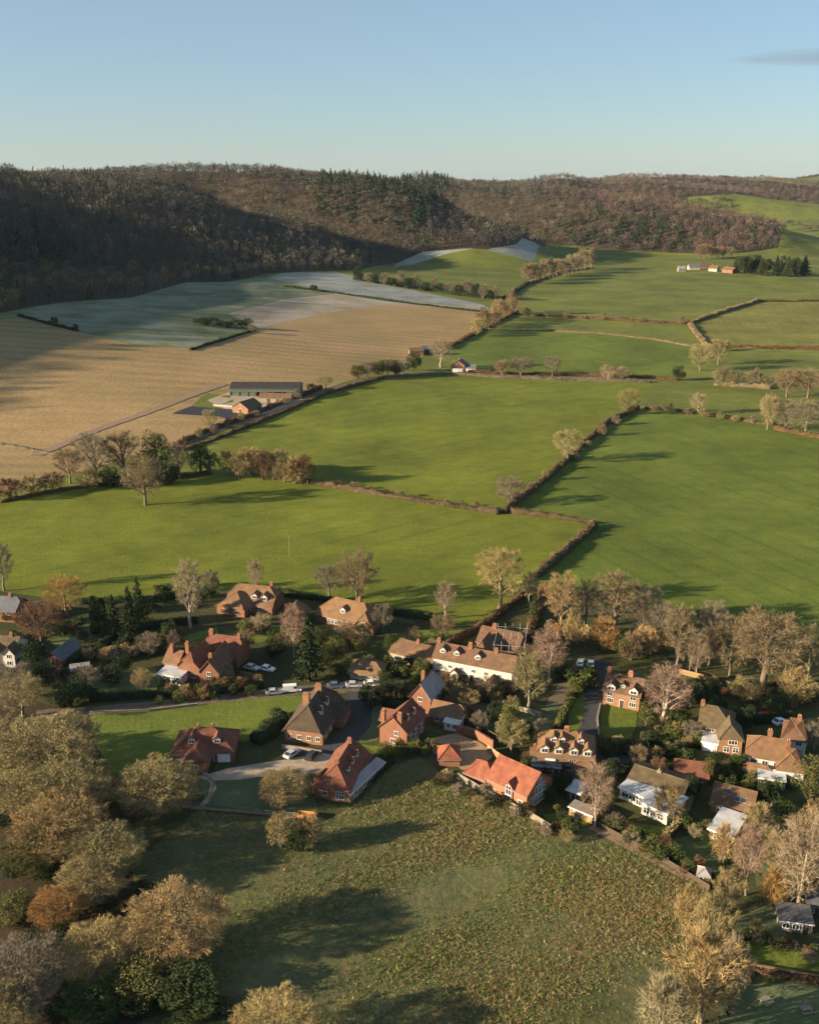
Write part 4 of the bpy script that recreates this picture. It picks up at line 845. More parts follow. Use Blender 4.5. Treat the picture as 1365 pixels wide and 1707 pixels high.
# ---------------------------------------------------------------- hedges
def hedge(px, h, w, col, label, dens=38, leaf=.42, name='hedge', gap=None, p=None, ragged=.25):
    """clipped or ragged hedge along a line on the ground: a dark inner mass of stems with leafy faces all through it"""
    c = resample([at(*q).xy for q in px], 2.0); rng = np.random.default_rng(abs(hash(label)) % 9999 if False else sum(map(ord, label)))
    P = np.array([(q.x, q.y) for q in c]); n = len(P); org = Vector((P[0][0], P[0][1], zat(*P[0])))
    tan = np.gradient(P, axis=0); tan /= np.linalg.norm(tan, axis=1, keepdims=True) + 1e-9; nor = np.column_stack([-tan[:, 1], tan[:, 0]])
    Z = height(P[:, 0], P[:, 1]); lw = np.interp(np.arange(n), np.arange(0, n + 7, 5), rng.normal(size=len(np.arange(0, n + 7, 5)))); hh = h * (.92 + ragged * rng.normal(size=n) * .5 + .16 * lw); hh = np.clip(hh, h * .5, h * 1.7); wv = 1 + .14 * np.roll(lw, 2)
    prof = [(-.42, 0.0), (-.46, .45), (-.30, .86), (0, .95), (.30, .86), (.46, .45), (.42, 0.0)]
    V = []
    for u, v in prof:
        j = 1 + rng.normal(size=n) * .12
        V.append(np.column_stack([P + nor * (u * w * j * wv)[:, None], Z + v * hh * (.9 if v > .5 else 1) - (0 if v else .15)]))
    V = np.stack(V, 1).reshape(-1, 3); k = len(prof); Fq = []
    for i in range(n - 1):
        for j in range(k - 1): a = i * k + j; Fq += [(a, a + 1, a + k + 1), (a, a + k + 1, a + k)]
    Fq += [(0, j + 1, j) for j in range(1, k - 1)] + [((n - 1) * k, (n - 1) * k + j, (n - 1) * k + j + 1) for j in range(1, k - 1)]
    t = Tri(); t.add(V - np.array(org), np.array(Fq), rng.uniform(0, .25, len(Fq)))
    L = float(np.sum(np.hypot(*np.diff(P, axis=0).T))); m = int(L * dens)
    q = rng.uniform(0, n - 1.001, m); i0 = q.astype(int); fr = (q - i0)[:, None]
    a = rng.uniform(0, math.pi, m); rad = rng.uniform(.85, 1.12, m)
    off = np.cos(a) * .5 * w * rad; zz = np.where(rng.uniform(size=m) < .5, np.sin(a), rng.uniform(.1, 1, m)) * rad
    pc = P[i0] * (1 - fr) + P[i0 + 1] * fr; base = np.column_stack([pc + nor[i0] * off[:, None], Z[i0] + zz * hh[i0] * .95])
    d = unit(np.column_stack([nor[i0] * np.cos(a)[:, None], np.sin(a) * .8 + .35]) + rng.normal(size=(m, 3)) * .5)
    v, f = slivers(base - d * leaf * .4 - np.array(org), d, leaf * rng.uniform(.7, 1.5, m), leaf * rng.uniform(.35, .6, m), rng); t.add(v, f, rng.uniform(0, 1, m))
    o = link(name, t.mesh(name, LEAF), None, org, color=COLS[col][0] if isinstance(col, str) else col)
    return tag(o, label, 'hedge', 'field and garden hedges')
HB = (.120, .092, .058)
hedge([(840, 856), (890, 816), (950, 764), (1010, 707), (1062, 682)], 3.0, 2.6, HB, 'long brown hedge running diagonally between the two middle pastures', 60)
hedge([(850, 855), (920, 862), (994, 874)], 2.4, 2.2, HB, 'short brown hedge joining the two diagonal hedges', 60)
hedge([(992, 877), (940, 924), (888, 968)], 2.8, 2.4, HB, 'diagonal brown hedge leading down to the golden tree', 60)
hedge([(510, 804), (600, 820), (700, 836), (832, 857)], 2.2, 2.4, HB, 'reddish brown hedge running from the thicket to the hedge corner', 55, ragged=.45)
hedge([(296, 742), (350, 718), (425, 692), (535, 648)], 2.6, 2.6, 'rust', 'dark hedge on the farm side of the lane', 30, .6)
hedge([(305, 752), (430, 706), (545, 657), (640, 630)], 1.8, 2.2, 'rust', 'low hedge on the pasture side of the farm lane', 30, .6)
hedge([(640, 630), (750, 624), (900, 633), (1085, 638)], 2.2, 2.6, 'grey', 'hedge along the far lane past the red cottage', 24, .7)
hedge([(780, 621), (900, 625), (1090, 631), (1130, 634)], 2.4, 2.6, 'rust', 'hedge behind the far lane right of the red cottage', 24, .7)
hedge([(742, 582), (775, 566), (800, 551), (830, 535), (862, 521)], 3.0, 4, 'rust', 'hedge under the tree belt beyond the stubble', 20, .9)
hedge([(862, 524), (1000, 533), (1145, 541)], 2.6, 3.4, 'rust', 'thin dark hedge across the far pastures', 16, 1.0)
hedge([(805, 550), (900, 551), (1000, 556), (1090, 566), (1150, 577)], 1.2, 2.6, 'brown', 'low curving brown hedge across the domed pasture', 16, .9)
hedge([(1148, 540), (1155, 552), (1172, 572), (1182, 588)], 3.4, 4, 'brown', 'brown hedge bending round the yellow pasture', 20, 1.0)
hedge([(1148, 540), (1200, 522), (1262, 503)], 3.2, 4, 'brown', 'brown hedge climbing along the yellow pasture', 20, 1.0)
hedge([(1200, 578), (1260, 581), (1330, 582), (1420, 585)], 3.0, 4, 'rust', 'dark hedge along the near side of the yellow pasture', 18, 1.0)
hedge([(1262, 503), (1420, 502)], 2.6, 4, 'rust', 'dark hedge along the far side of the yellow pasture', 14, 1.0)
hedge([(1072, 680), (1180, 692), (1290, 711)], 2.0, 2.4, HB, 'low brown hedge at the top of the right pasture', 34, .6)
hedge([(1290, 716), (1365, 730), (1480, 748)], 2.4, 3.0, 'rust', 'brown hedge under the copse at the right field corner', 34, .6)
hedge([(318, 584), (370, 568), (425, 551)], 1.8, 2.6, 'dark', 'thin dark hedge between frost and stubble', 16, .8)
hedge([(475, 478), (560, 489), (640, 501), (740, 513), (820, 522)], 2.0, 3.2, 'dark', 'thin dark hedge below the white frosted strip', 12, 1.0)
hedge([(32, 527), (80, 540), (130, 552)], 2.0, 3.0, 'dark', 'short dark hedge with two small trees in the frost', 12, 1.0)
hedge([(590, 466), (680, 480), (760, 492), (840, 500), (880, 472)], 3.5, 5, 'dark', 'dark hedge below the wood beyond the frosted strip', 14, 1.2)
hedge([(985, 447), (930, 455), (880, 473)], 3.0, 5, 'brown', 'hedge under the belt across the far pasture', 14, 1.2)
hedge([(1190, 642), (1285, 648)], 2.6, 3.2, 'brown', 'hedge strip before the right copse', 20, .8)
hedge([(0, 838), (60, 826), (140, 812), (230, 806), (350, 790)], 1.8, 2.4, 'rust', 'ragged hedge along the belt below the stubble', 34, .5)
hedge([(0, 742), (60, 752), (130, 768)], 1.6, 2.2, 'grey', 'thin hedge at the left edge of the stubble', 20, .6)
hedge([(130, 1006), (262, 1002), (300, 990)], 2.2, 2.4, 'dark', 'dark hedge at the field edge behind the cypresses', 60)
hedge([(460, 990), (520, 998), (560, 1004)], 2.4, 2.6, 'dark', 'dark hedge at the field edge between the tile houses', 60)
hedge([(628, 1020), (700, 1030), (720, 1032)], 2.2, 2.2, 'green', 'hedge at the field edge right of the hipped tile house', 60)
hedge([(735, 1085), (800, 1050), (850, 1010), (884, 985)], 2.6, 2.4, 'rust', 'brown hedge climbing from the cottages to the field', 60)
hedge([(870, 1078), (888, 1040), (900, 1005), (905, 985)], 3.0, 3.0, 'rust', 'brown hedge beside the lane under the golden tree', 60)
hedge([(118, 1110), (200, 1062), (250, 1048), (330, 1038)], 2.2, 2.0, 'dark', 'long dark garden hedge running up behind the old brick group', 70)
hedge([(150, 1168), (240, 1162), (320, 1158), (440, 1146)], 2.4, 2.4, 'dark', 'dark hedge along the upper side of the village lane', 70)
hedge([(470, 1200), (455, 1225), (425, 1240)], 2.6, 3.0, 'dark', 'dark hedge left of the dark tiled house', 80)
hedge([(590, 1325), (620, 1300), (655, 1268)], 1.8, 1.6, 'dark', 'dark hedge between the tile cottage and the meadow', 80)
hedge([(690, 1168), (662, 1180), (640, 1176)], 2.2, 2.4, 'dark', 'dark hedge behind the two chimney brick house', 80)
hedge([(815, 1115), (822, 1090), (690, 1090)][:2], 2.4, 2.0, 'lime', 'small hedge at the cottages', 80) if False else None
hedge([(690, 1140), (705, 1128), (720, 1112)], 3.0, 2.2, 'lime', 'bright green clipped hedge left of the white cottages', 90)
hedge([(758, 1156), (768, 1142), (772, 1132)], 2.0, 1.4, 'moss', 'small clipped hedge before the white cottages', 90)
hedge([(960, 1150), (945, 1180), (930, 1210)], 1.6, 1.8, 'moss', 'mossy hedge along the village lane below the parked cars', 80)
hedge([(1066, 1232), (1120, 1240), (1180, 1248)], 2.4, 2.2, 'green', 'green hedge along the lane right of the front lawn', 80)
hedge([(1010, 1300), (1060, 1282), (1120, 1290)], 2.0, 1.8, 'dark', 'dark hedge behind the white flat bungalow', 80)
hedge([(1152, 1330), (1135, 1368), (1108, 1400), (1096, 1425)], 2.0, 1.4, 'olive', 'brown clipped hedge right of the white flat bungalow', 90)
hedge([(1208, 1312), (1262, 1318), (1300, 1330)], 2.2, 1.8, 'green', 'green hedge below the white tiled house', 80)
hedge([(1225, 1610), (1290, 1625), (1365, 1640)], 1.2, 1.2, 'rust', 'low rusty hedge between the near right lawns', 90)
hedge([(1215, 1560), (1222, 1620), (1205, 1690)], 2.0, 2.0, 'dark', 'dark hedge between meadow and the near right lawns', 90)
hedge([(1000, 1232), (1002, 1258)], 1.2, 1.0, 'moss', 'tiny hedge at the foot of the front lawn', 80)
hedge([(1075, 1150), (1120, 1165), (1200, 1168)], 2.4, 2.6, 'dark', 'dark hedge behind the pinkish fan shaped tree', 80)
hedge([(1255, 1205), (1310, 1200), (1365, 1210)], 2.4, 2.6, 'dark', 'dark hedge above the white tiled house', 80)
hedge([(20, 1060), (60, 1085), (75, 1110)], 2.4, 2.4, 'dark', 'dark hedge left of the slate shed', 80)

# taller growth standing up out of the clipped hedges
row(['scrub'], between((862, 838), (1050, 690), 9, 1), 15, 15, ['brown', 'grey', 'olive'], 'small bush counting up the long diagonal hedge', 'bushes in the long diagonal hedge', .4)
row(['scrub'], between((540, 808), (820, 854), 12, 1), 11, 14, ['brown', 'rust', 'olive'], 'small bush counting right along the reddish hedge', 'bushes in the reddish hedge', .4)
row(['scrub'], between((905, 950), (985, 882), 6, 1), 14, 14, ['brown', 'olive'], 'small bush counting up the near diagonal hedge', 'bushes in the near diagonal hedge', .4)
row(['scrub'], between((310, 742), (520, 656), 10, 1), 13, 14, ['rust', 'olive', 'grey'], 'small bush counting right along the farm lane hedge', 'bushes in the farm lane hedge', .4)
row(['scrub'], between((1090, 684), (1280, 710), 8, 1), 11, 13, ['brown', 'olive'], 'small bush counting right along the hedge above the right pasture', 'bushes in the hedge above the right pasture', .4)
row(['scrub', 'oak'], between((880, 527), (1135, 541), 9, 2), 10, 12, ['brown', 'grey'], 'small bush counting right along the thin far hedge', 'bushes in the thin far hedge', .4)

# ---------------------------------------------------------------- rough grass of the meadow
def meadow_grass():
    rng = np.random.default_rng(21); poly = world_poly(A_FIELDS[0][2]); xs = [p[0] for p in poly]; ys = [p[1] for p in poly]
    n = 120000; c = np.column_stack([rng.uniform(min(xs), max(xs), n), rng.uniform(max(85, min(ys)), max(ys), n)]); c = c[inside(poly, c[:, 0], c[:, 1])]
    def fld(s, ph): return np.sin(c[:, 0] / s + ph) * np.sin(c[:, 1] / s * 1.3 + ph * 2) + .6 * np.sin((c[:, 0] * .7 - c[:, 1]) / (s * .43) + ph)
    a, b_ = fld(9, .4), fld(15, 2.1)
    wild = np.clip(.6 + .4 * a + .25 * b_, .05, 1) * np.clip((c[:, 0] + 28) / 30, .35, 1)          # the long tussocks stand thicker to the right
    c_keep = rng.uniform(size=len(c)) < wild; c = c[c_keep]; a = a[c_keep]; b_ = b_[c_keep]; m = len(c); K = 8
    size = rng.uniform(.18, .50, m) ** 1.0 * np.where(rng.uniform(size=m) < .08, 1.5, 1) * (1 + .2 * a); base = np.repeat(np.column_stack([c, np.zeros(m)]), K, 0)
    d = unit(rng.normal(size=(m * K, 3)) * [1, 1, .3] + [0, 0, 1.0]); base[:, :2] += d[:, :2] * np.repeat(size, K)[:, None] * .25
    v, f = slivers(base, d, np.repeat(size, K) * rng.uniform(.6, 1.2, m * K), np.repeat(size, K) * rng.uniform(.09, .22, m * K), rng)
    pal = 1.35 * np.array([[.19, .165, .065], [.25, .205, .10], [.10, .125, .035], [.075, .11, .025], [.20, .105, .052], [.16, .145, .06]])
    w = np.clip(np.column_stack([.8 + a * .3, .5 + b_ * .4, .7 - a * .3, .6 - b_ * .4, np.clip(.1 + b_ * .55, .02, 3), .7 + 0 * a]), .02, 3); w /= w.sum(1, keepdims=True)
    k = (rng.uniform(size=(m, 1)) > np.cumsum(w, 1)).sum(1).clip(0, 5); col = pal[k] * rng.uniform(.75, 1.25, (m, 1))
    me = mesh_np('rough_grass', v, f, TINT, tint=np.repeat(col, K, 0) * rng.uniform(.8, 1.2, (m * K, 1)))
    tag(link('rough_grass', me), 'tussocks of rough grass covering the foreground meadow', 'grass', kind='stuff')
meadow_grass()

# ---------------------------------------------------------------- buildings
_win = {}
def win_mesh(w, h):
    k = (round(w, 2), round(h, 2))
    if k not in _win:
        f = MB(); t = .075
        f.box(-w / 2, w / 2, -.10, .03, h - t, h); f.box(-w / 2, w / 2, -.14, .03, 0, t); f.box(-w / 2, -w / 2 + t, -.10, .03, t, h - t); f.box(w / 2 - t, w / 2, -.10, .03, t, h - t)
        nb = max(1, int(round(w / .65)))
        for i in range(1, nb):
            x = -w / 2 + w * i / nb; f.box(x - .035, x + .035, -.09, .03, t, h - t)
        if h > 1.3: f.box(-w / 2 + t, w / 2 - t, -.085, .03, h * .6 - .03, h * .6 + .03)
        g = MB().box(-w / 2 + t * .6, w / 2 - t * .6, -.045, .01, t * .6, h - t * .6)
        _win[k] = (f.mesh('window', M['paint']), g.mesh('pane', M['glass']))
    return _win[k]
_doorm = {}
class Building:
    def __init__(s, name, label, cat='house', group=None, origin=None):
        s.name, s.label, s.cat, s.group, s.root = name, label, cat, group, None
    def begin(s, p):
        if s.root is None:
            s.root = bpy.data.objects.new(s.name, None); COL.objects.link(s.root); s.root.location = p; s.root.empty_display_size = 1
            tag(s.root, s.label, s.cat, s.group); s.base = Vector(p)
        return s
    def vol(s, A, B, D, hw, rise=0, hips=(0, 0), ridge='x', wall='brick', roof='tile_red', ov=.35, base=-.4, world=False, roof2=None, th=.22):
        """a block on the ground: wall A-B in front (photo pixels), D metres deep. Ridge along x (parallel to A-B) or y."""
        a = Vector((*A, zat(*A))) if world else at(*A); b = Vector((*B, zat(*B))) if world else at(*B)
        s.begin(a); hw *= .9; rise = rise * .78 if rise > 0 else rise
        ux = Vector((b.x - a.x, b.y - a.y, 0)); L = ux.length; ux.normalize(); uy = Vector((-ux.y, ux.x, 0))
        v = Vol(); v.b, v.o, v.ux, v.uy, v.L, v.D, v.hw, v.rise, v.ridge, v.hips = s, a - s.base, ux, uy, L, D, hw, rise, ridge, hips
        v.ang = math.atan2(ux.y, ux.x)
        # frame (p along the ridge, q across)
        if ridge == 'x': v.P, v.Q = L, D; fr = lambda p, q, z: (p, q, z)
        else: v.P, v.Q = D, L; fr = lambda p, q, z: (q, p, z)
        v.fr = fr; P, Q = v.P, v.Q
        W = MB(); corners = [fr(0, 0, 0), fr(P, 0, 0), fr(P, Q, 0), fr(0, Q, 0)]
        if rise <= 0:
            W.add([v.w(x, y, base) for x, y in ((0, 0), (L, 0), (L, D), (0, D))] + [v.w(x, y, hw) for x, y in ((0, 0), (L, 0), (L, D), (0, D))],
                  [(0, 1, 5, 4), (1, 2, 6, 5), (2, 3, 7, 6), (3, 0, 4, 7)])
            link('wall', W.mesh('wall', M[wall]), s.root)
            R = MB(); o = ov * .7
            c = [(-o, -o), (L + o, -o), (L + o, D + o), (-o, D + o)]
            zz = [hw + .02 + (-rise if y > D / 2 else 0) for x, y in c]
            R.add([v.w(x, y, z) for (x, y), z in zip(c, zz)] + [v.w(x, y, z + th) for (x, y), z in zip(c, zz)],
                  [(3, 2, 1, 0), (4, 5, 6, 7), (0, 1, 5, 4), (1, 2, 6, 5), (2, 3, 7, 6), (3, 0, 4, 7)])
            v.roof = link('roof', R.mesh('roof', M[roof]), s.root)
            link('fascia', MB().add([v.w(x, y, z) for (x, y), z in zip([(-o - .03, -o - .03), (L + o + .03, -o - .03), (L + o + .03, -o), (-o - .03, -o)] * 2, [hw - .05] * 4 + [hw + th * .8] * 4)],
                 [(3, 2, 1, 0), (4, 5, 6, 7), (0, 1, 5, 4), (1, 2, 6, 5), (2, 3, 7, 6), (3, 0, 4, 7)]).mesh('fascia', M['paint']), v.roof)
            return v
        sl = rise / (Q / 2)
        def end(p, k):
            y1 = Q / 2 * (1 - k); zg = hw + rise * (1 - k)
            poly = [fr(p, 0, base), fr(p, Q, base), fr(p, Q, hw)]
            if k < .999: poly += [fr(p, Q - y1, zg), fr(p, y1, zg)] if k > .001 else [fr(p, Q / 2, hw + rise)]
            poly += [fr(p, 0, hw)]
            W.add([v.w(*q) for q in poly], [tuple(range(len(poly)))])
        end(0, hips[0]); end(P, hips[1])
        for q in (0, Q): W.add([v.w(*fr(0, q, base)), v.w(*fr(P, q, base)), v.w(*fr(P, q, hw)), v.w(*fr(0, q, hw))], [(0, 1, 2, 3)])
        link('wall', W.mesh('wall', M[wall]), s.root)
        # roof skin with thickness
        ez = hw - ov * sl + .03; k0, k1 = hips; top = hw + rise + .03; I0, I1 = k0 * Q / 2, k1 * Q / 2
        def low(k): return (-ov + (Q / 2 + ov) * (1 - k), ez + (top - ez) * (1 - k))
        y0, z0 = low(k0); y1_, z1 = low(k1)
        pts = dict(e00=(-ov, -ov, ez), e10=(P + ov, -ov, ez), e11=(P + ov, Q + ov, ez), e01=(-ov, Q + ov, ez), r0=(I0 if k0 > 0 else -ov, Q / 2, top), r1=(P - I1 if k1 > 0 else P + ov, Q / 2, top),
                   a0=(-ov, y0, z0), a1=(-ov, Q - y0, z0), b0=(P + ov, y1_, z1), b1=(P + ov, Q - y1_, z1))
        f1 = ['e00', 'e10'] + (['b0'] if 0 < k1 < .999 else []) + ['r1', 'r0'] + (['a0'] if 0 < k0 < .999 else [])
        f2 = ['e11', 'e01'] + (['a1'] if 0 < k0 < .999 else []) + ['r0', 'r1'] + (['b1'] if 0 < k1 < .999 else [])
        faces = [f1, f2]
        if k0 > 0: faces.append(['a1', 'a0', 'r0'] if k0 < .999 else ['e01', 'e00', 'r0'])
        if k1 > 0: faces.append(['b0', 'b1', 'r1'] if k1 < .999 else ['e10', 'e11', 'r1'])
        v.slopes = []
        def skin(fs, name, mat):
            R = MB()
            for f in fs:
                lo_ = [v.w(*fr(*pts[n])) for n in f]; up = [(x, y, z + th) for x, y, z in lo_]; n = len(f)
                R.add(lo_ + up, [tuple(range(n))[::-1], tuple(range(n, 2 * n))] + [(i, (i + 1) % n, n + (i + 1) % n, n + i) for i in range(n)])
            return link(name, R.mesh(name, M[mat]), s.root)
        if roof2:                                            # the far or right slope in another covering (a frosted side)
            v.roof = skin([faces[0]] + faces[2:], 'roof', roof); skin([faces[1]], 'roof', roof2) if roof2[0] != '-' else None
        else: v.roof = skin(faces, 'roof', roof)
        Rg = MB(); seg = [('r0', 'r1')] + ([('r0', 'e00'), ('r0', 'e01')] if k0 > .999 else [('r0', 'a0'), ('r0', 'a1')] if k0 > 0 else []) + ([('r1', 'e10'), ('r1', 'e11')] if k1 > .999 else [('r1', 'b0'), ('r1', 'b1')] if k1 > 0 else [])
        for m, n in seg:
            p, q = v.w(*fr(*pts[m])), v.w(*fr(*pts[n])); Rg.bar((p[0], p[1], p[2] + th), (q[0], q[1], q[2] + th), .13, 5)
        link('ridge_tiles', Rg.mesh('ridge_tiles', M[roof]), v.roof)
        for q in (-ov - .06, Q + ov + .06): link('gutter', MB().bar(v.w(*fr(-ov, q, ez + .04)), v.w(*fr(P + ov, q, ez + .04)), .07, 4).mesh('gutter', M['lead']), v.roof)
        return v
class Vol:
    def w(v, x, y, z):
        p = v.o + v.ux * x + v.uy * y; return (p.x, p.y, p.z + z)
    def place(v, side, u):
        """point on a wall and its outward angle; side f front, b back, l left, r right; u 0..1 along it"""
        if side == 'f': return v.L * u, 0, v.ang
        if side == 'b': return v.L * u, v.D, v.ang + math.pi
        if side == 'l': return 0, v.D * u, v.ang - math.pi / 2
        return v.L, v.D * u, v.ang + math.pi / 2
    def win(v, side, u, z, w=1.3, h=1.2, name='window'):
        x, y, a = v.place(side, u); f, g = win_mesh(w, h)
        o = link(name, f, v.b.root, v.w(x, y, z * .88), a); link('pane', g, o); return v
    def row(v, side, us, z, w=1.3, h=1.2):
        for u in us: v.win(side, u, z, w, h)
        return v
    def door(v, side, u, w=1.0, h=2.05, mat='door'):
        x, y, a = v.place(side, u); k = (w, h, mat)
        if k not in _doorm:
            _doorm[k] = (MB().box(-w / 2 - .1, w / 2 + .1, -.06, .02, 0, h + .1).mesh('door', M['paint']), MB().box(-w / 2, w / 2, -.10, .0, .02, h).mesh('door_leaf', M[mat]))
        o = link('door', _doorm[k][0], v.b.root, v.w(x, y, .02), a); link('door_leaf', _doorm[k][1], o); return v
    def roof_z(v, q): return v.hw + v.rise * (1 - abs(q - v.Q / 2) / (v.Q / 2)) if v.rise > 0 else v.hw
    def chimney(v, u, q=.5, up=1.5, w=.9, d=.7, pots=2, mat='brick', ground=False):
        """u along the ridge, q across, both 0..1"""
        p, qq = v.P * u, v.Q * q; x, y, z0 = v.fr(p, qq, 0); zb = -.3 if ground else v.roof_z(qq) - .9; zt = v.hw + max(v.rise, 0) + up * .8
        c = MB(); l, r_ = MB(), None
        def bx(mb, dx, dy, a, b):
            cs = [v.w(x + i * dx, y + j * dy, z) for z in (a, b) for i, j in ((-.5, -.5), (.5, -.5), (.5, .5), (-.5, .5))]
            mb.add(cs, [(0, 3, 2, 1), (4, 5, 6, 7), (0, 1, 5, 4), (1, 2, 6, 5), (2, 3, 7, 6), (3, 0, 4, 7)])
        bx(c, w, d, zb, zt); bx(c, w + .22, d + .22, zt - .32, zt - .12); bx(c, w + .12, d + .12, zt + .003, zt + .1)
        ch = link('chimney', c.mesh('chimney', M[mat]), v.b.root)
        for i in range(pots):
            t = ((i + .5) / pots - .5) * w * .9; pm = MB(); a = v.w(x + t, y, zt + .09); pm.bar(a, (a[0], a[1], a[2] + .5), .15, 7, .11)
            link('chimney_pot', pm.mesh('chimney_pot', M['pot']), ch)
        return v
    def dormer(v, u, side='f', w=1.7, h=1.5, low=.25, wall='white', roof=None, pitched=True, rf='tile_red'):
        """gabled dormer on a slope; u along the ridge; side f = the slope at q=0, b = the other"""
        q0 = v.Q / 2 * low; zb = v.roof_z(q0); P0 = v.P * u; sl = v.rise / (v.Q / 2); zt = zb + h; zr = zt + (w * .42 if pitched else .12)
        qe = min(v.Q / 2, q0 + (zt - zb) / sl); qr = min(v.Q / 2, q0 + (zr - zb) / sl)
        S = (lambda p, q, z: v.w(*v.fr(p, q, z))) if side == 'f' else (lambda p, q, z: v.w(*v.fr(p, v.Q - q, z)))
        hw_ = w / 2; B = MB()
        B.add([S(P0 - hw_, q0, zb - .3), S(P0 + hw_, q0, zb - .3), S(P0 + hw_, q0, zt), S(P0, q0, zr), S(P0 - hw_, q0, zt), S(P0 - hw_, qe, zt), S(P0 + hw_, qe, zt)],
              [(0, 1, 2, 3, 4), (0, 4, 5), (1, 6, 2)])
        o = link('dormer', B.mesh('dormer', M[wall]), v.b.root)
        R = MB(); e = .16; g = .14
        for sg in (-1, 1):
            a, b, c_, d_ = S(P0 + sg * (hw_ + e), q0 - .22, zt - e * .7), S(P0, q0 - .22, zr + .06), S(P0, qr + .2, zr + .06), S(P0 + sg * (hw_ + e), qe + .1, zt - e * .7)
            lo_ = [a, b, c_, d_]; R.add(lo_ + [(x, y, z + g) for x, y, z in lo_], [(0, 1, 2, 3), (7, 6, 5, 4), (0, 4, 5, 1), (1, 5, 6, 2), (2, 6, 7, 3), (3, 7, 4, 0)])
        link('dormer_roof', R.mesh('dormer_roof', M[roof or rf]), o)
        f, gl = win_mesh(w * .72, h * .72); base = S(P0, q0, zb + h * .2)
        if v.ridge == 'x': a = v.ang + (0 if side == 'f' else math.pi)
        else: a = v.ang + (-math.pi / 2 if side == 'f' else math.pi / 2)
        wd = link('window', f, o, base, a); link('pane', gl, wd)
        return v
    def skylight(v, u, side='f', q=.5, w=.9, h=1.2):
        q0 = v.Q / 2 * q; S = (lambda p, q_, z: v.w(*v.fr(p, q_, z))) if side == 'f' else (lambda p, q_, z: v.w(*v.fr(p, v.Q - q_, z)))
        sl = v.rise / (v.Q / 2); q1 = q0 + h * .7; P0 = v.P * u
        def pad(mb, g, lift):
            cs = [S(P0 - w / 2 + g, q0 + g, v.roof_z(q0 + g) + lift), S(P0 + w / 2 - g, q0 + g, v.roof_z(q0 + g) + lift), S(P0 + w / 2 - g, q1 - g, v.roof_z(q1 - g) + lift), S(P0 - w / 2 + g, q1 - g, v.roof_z(q1 - g) + lift)]
            mb.add(cs + [(x, y, z - .3) for x, y, z in cs], [(0, 1, 2, 3), (0, 4, 5, 1), (1, 5, 6, 2), (2, 6, 7, 3), (3, 7, 4, 0)])
        m = MB(); pad(m, 0, .34); o = link('skylight', m.mesh('skylight', M['lead']), v.roof); m = MB(); pad(m, .1, .37); link('pane', m.mesh('pane', M['glass']), o)
        return v
    def porch(v, u, w=2.2, d=1.6, h=2.3, roof='tile_brown', wall='white', side='f'):
        x, y, a = v.place(side, u); m = MB(); 
        m.box(-w / 2, w / 2, -d, .05, -.3, h); m.prism([(-w / 2, h), (w / 2, h), (0, h + w * .45)], -d, .05)
        o = link('porch', m.mesh('porch', M[wall]), v.b.root, v.w(x, y, 0), a)
        R = MB()
        for sg in (-1, 1):
            lo_ = [(sg * (w / 2 + .2), -d - .2, h - .1), (0, -d - .2, h + w * .45 + .05), (0, .02, h + w * .45 + .05), (sg * (w / 2 + .2), .02, h - .1)]
            R.add(lo_ + [(p, q, z + .14) for p, q, z in lo_], [(0, 1, 2, 3), (7, 6, 5, 4), (0, 4, 5, 1), (1, 5, 6, 2), (2, 6, 7, 3), (3, 7, 4, 0)])
        link('porch_roof', R.mesh('porch_roof', M[roof]), o)
        link('porch_door', MB().box(-.5, .5, -d - .05, -d + .05, 0, 2.0).mesh('porch_door', M['door']), o)
        return v
Bd = Building
# hipped red bungalow on the lawn
b = Bd('bungalow', 'red hipped bungalow with white garage door at the edge of the green lawn')
v = b.vol((290, 1272), (390, 1270), 9.5, 2.8, 4.4, (1, 1), 'x', 'brick', 'tile_red'); v.row('f', [.1], .9).win('l', .5, .9)
v.dormer(.30, w=1.7, h=1.2, low=.35).dormer(.72, w=1.7, h=1.2, low=.35); v.chimney(.38, .5, 1.0, .7, .6, 1).chimney(.62, .5, 1.0, .7, .6, 1)
v.door('f', .84, 2.6, 2.2, 'paint').door('f', .62)
w2 = b.vol((306, 1288), (346, 1288), 7.0, 2.6, 3.0, (.75, 0), 'y', 'brick', 'tile_red'); w2.row('f', [.5], .9, 1.6)
# dark tiled long house
b = Bd('long_house', 'long dark tiled house with two big chimneys on the drive')
v = b.vol((474, 1235), (538, 1243), 17, 3.2, 5.8, (.85, .6), 'y', 'brick_brown', 'tile_dark'); v.row('f', [.15, .4, .65, .88], 1.0, 1.1).row('r', [.15, .35, .55, .75], 1.0)
v.chimney(.42, .35, 1.9, 1.5, 1.0, 3, 'brick_brown').chimney(.72, .5, 1.9, 1.6, 1.0, 3, 'brick_brown').door('r', .45)
v.dormer(.35, 'b', low=.4, rf='tile_dark').dormer(.62, 'b', low=.4, rf='tile_dark')
w2 = b.vol((528, 1208), (572, 1214), 6, 2.6, 3.0, (0, .6), 'x', 'brick_brown', 'tile_dark'); w2.row('f', [.5], .9)
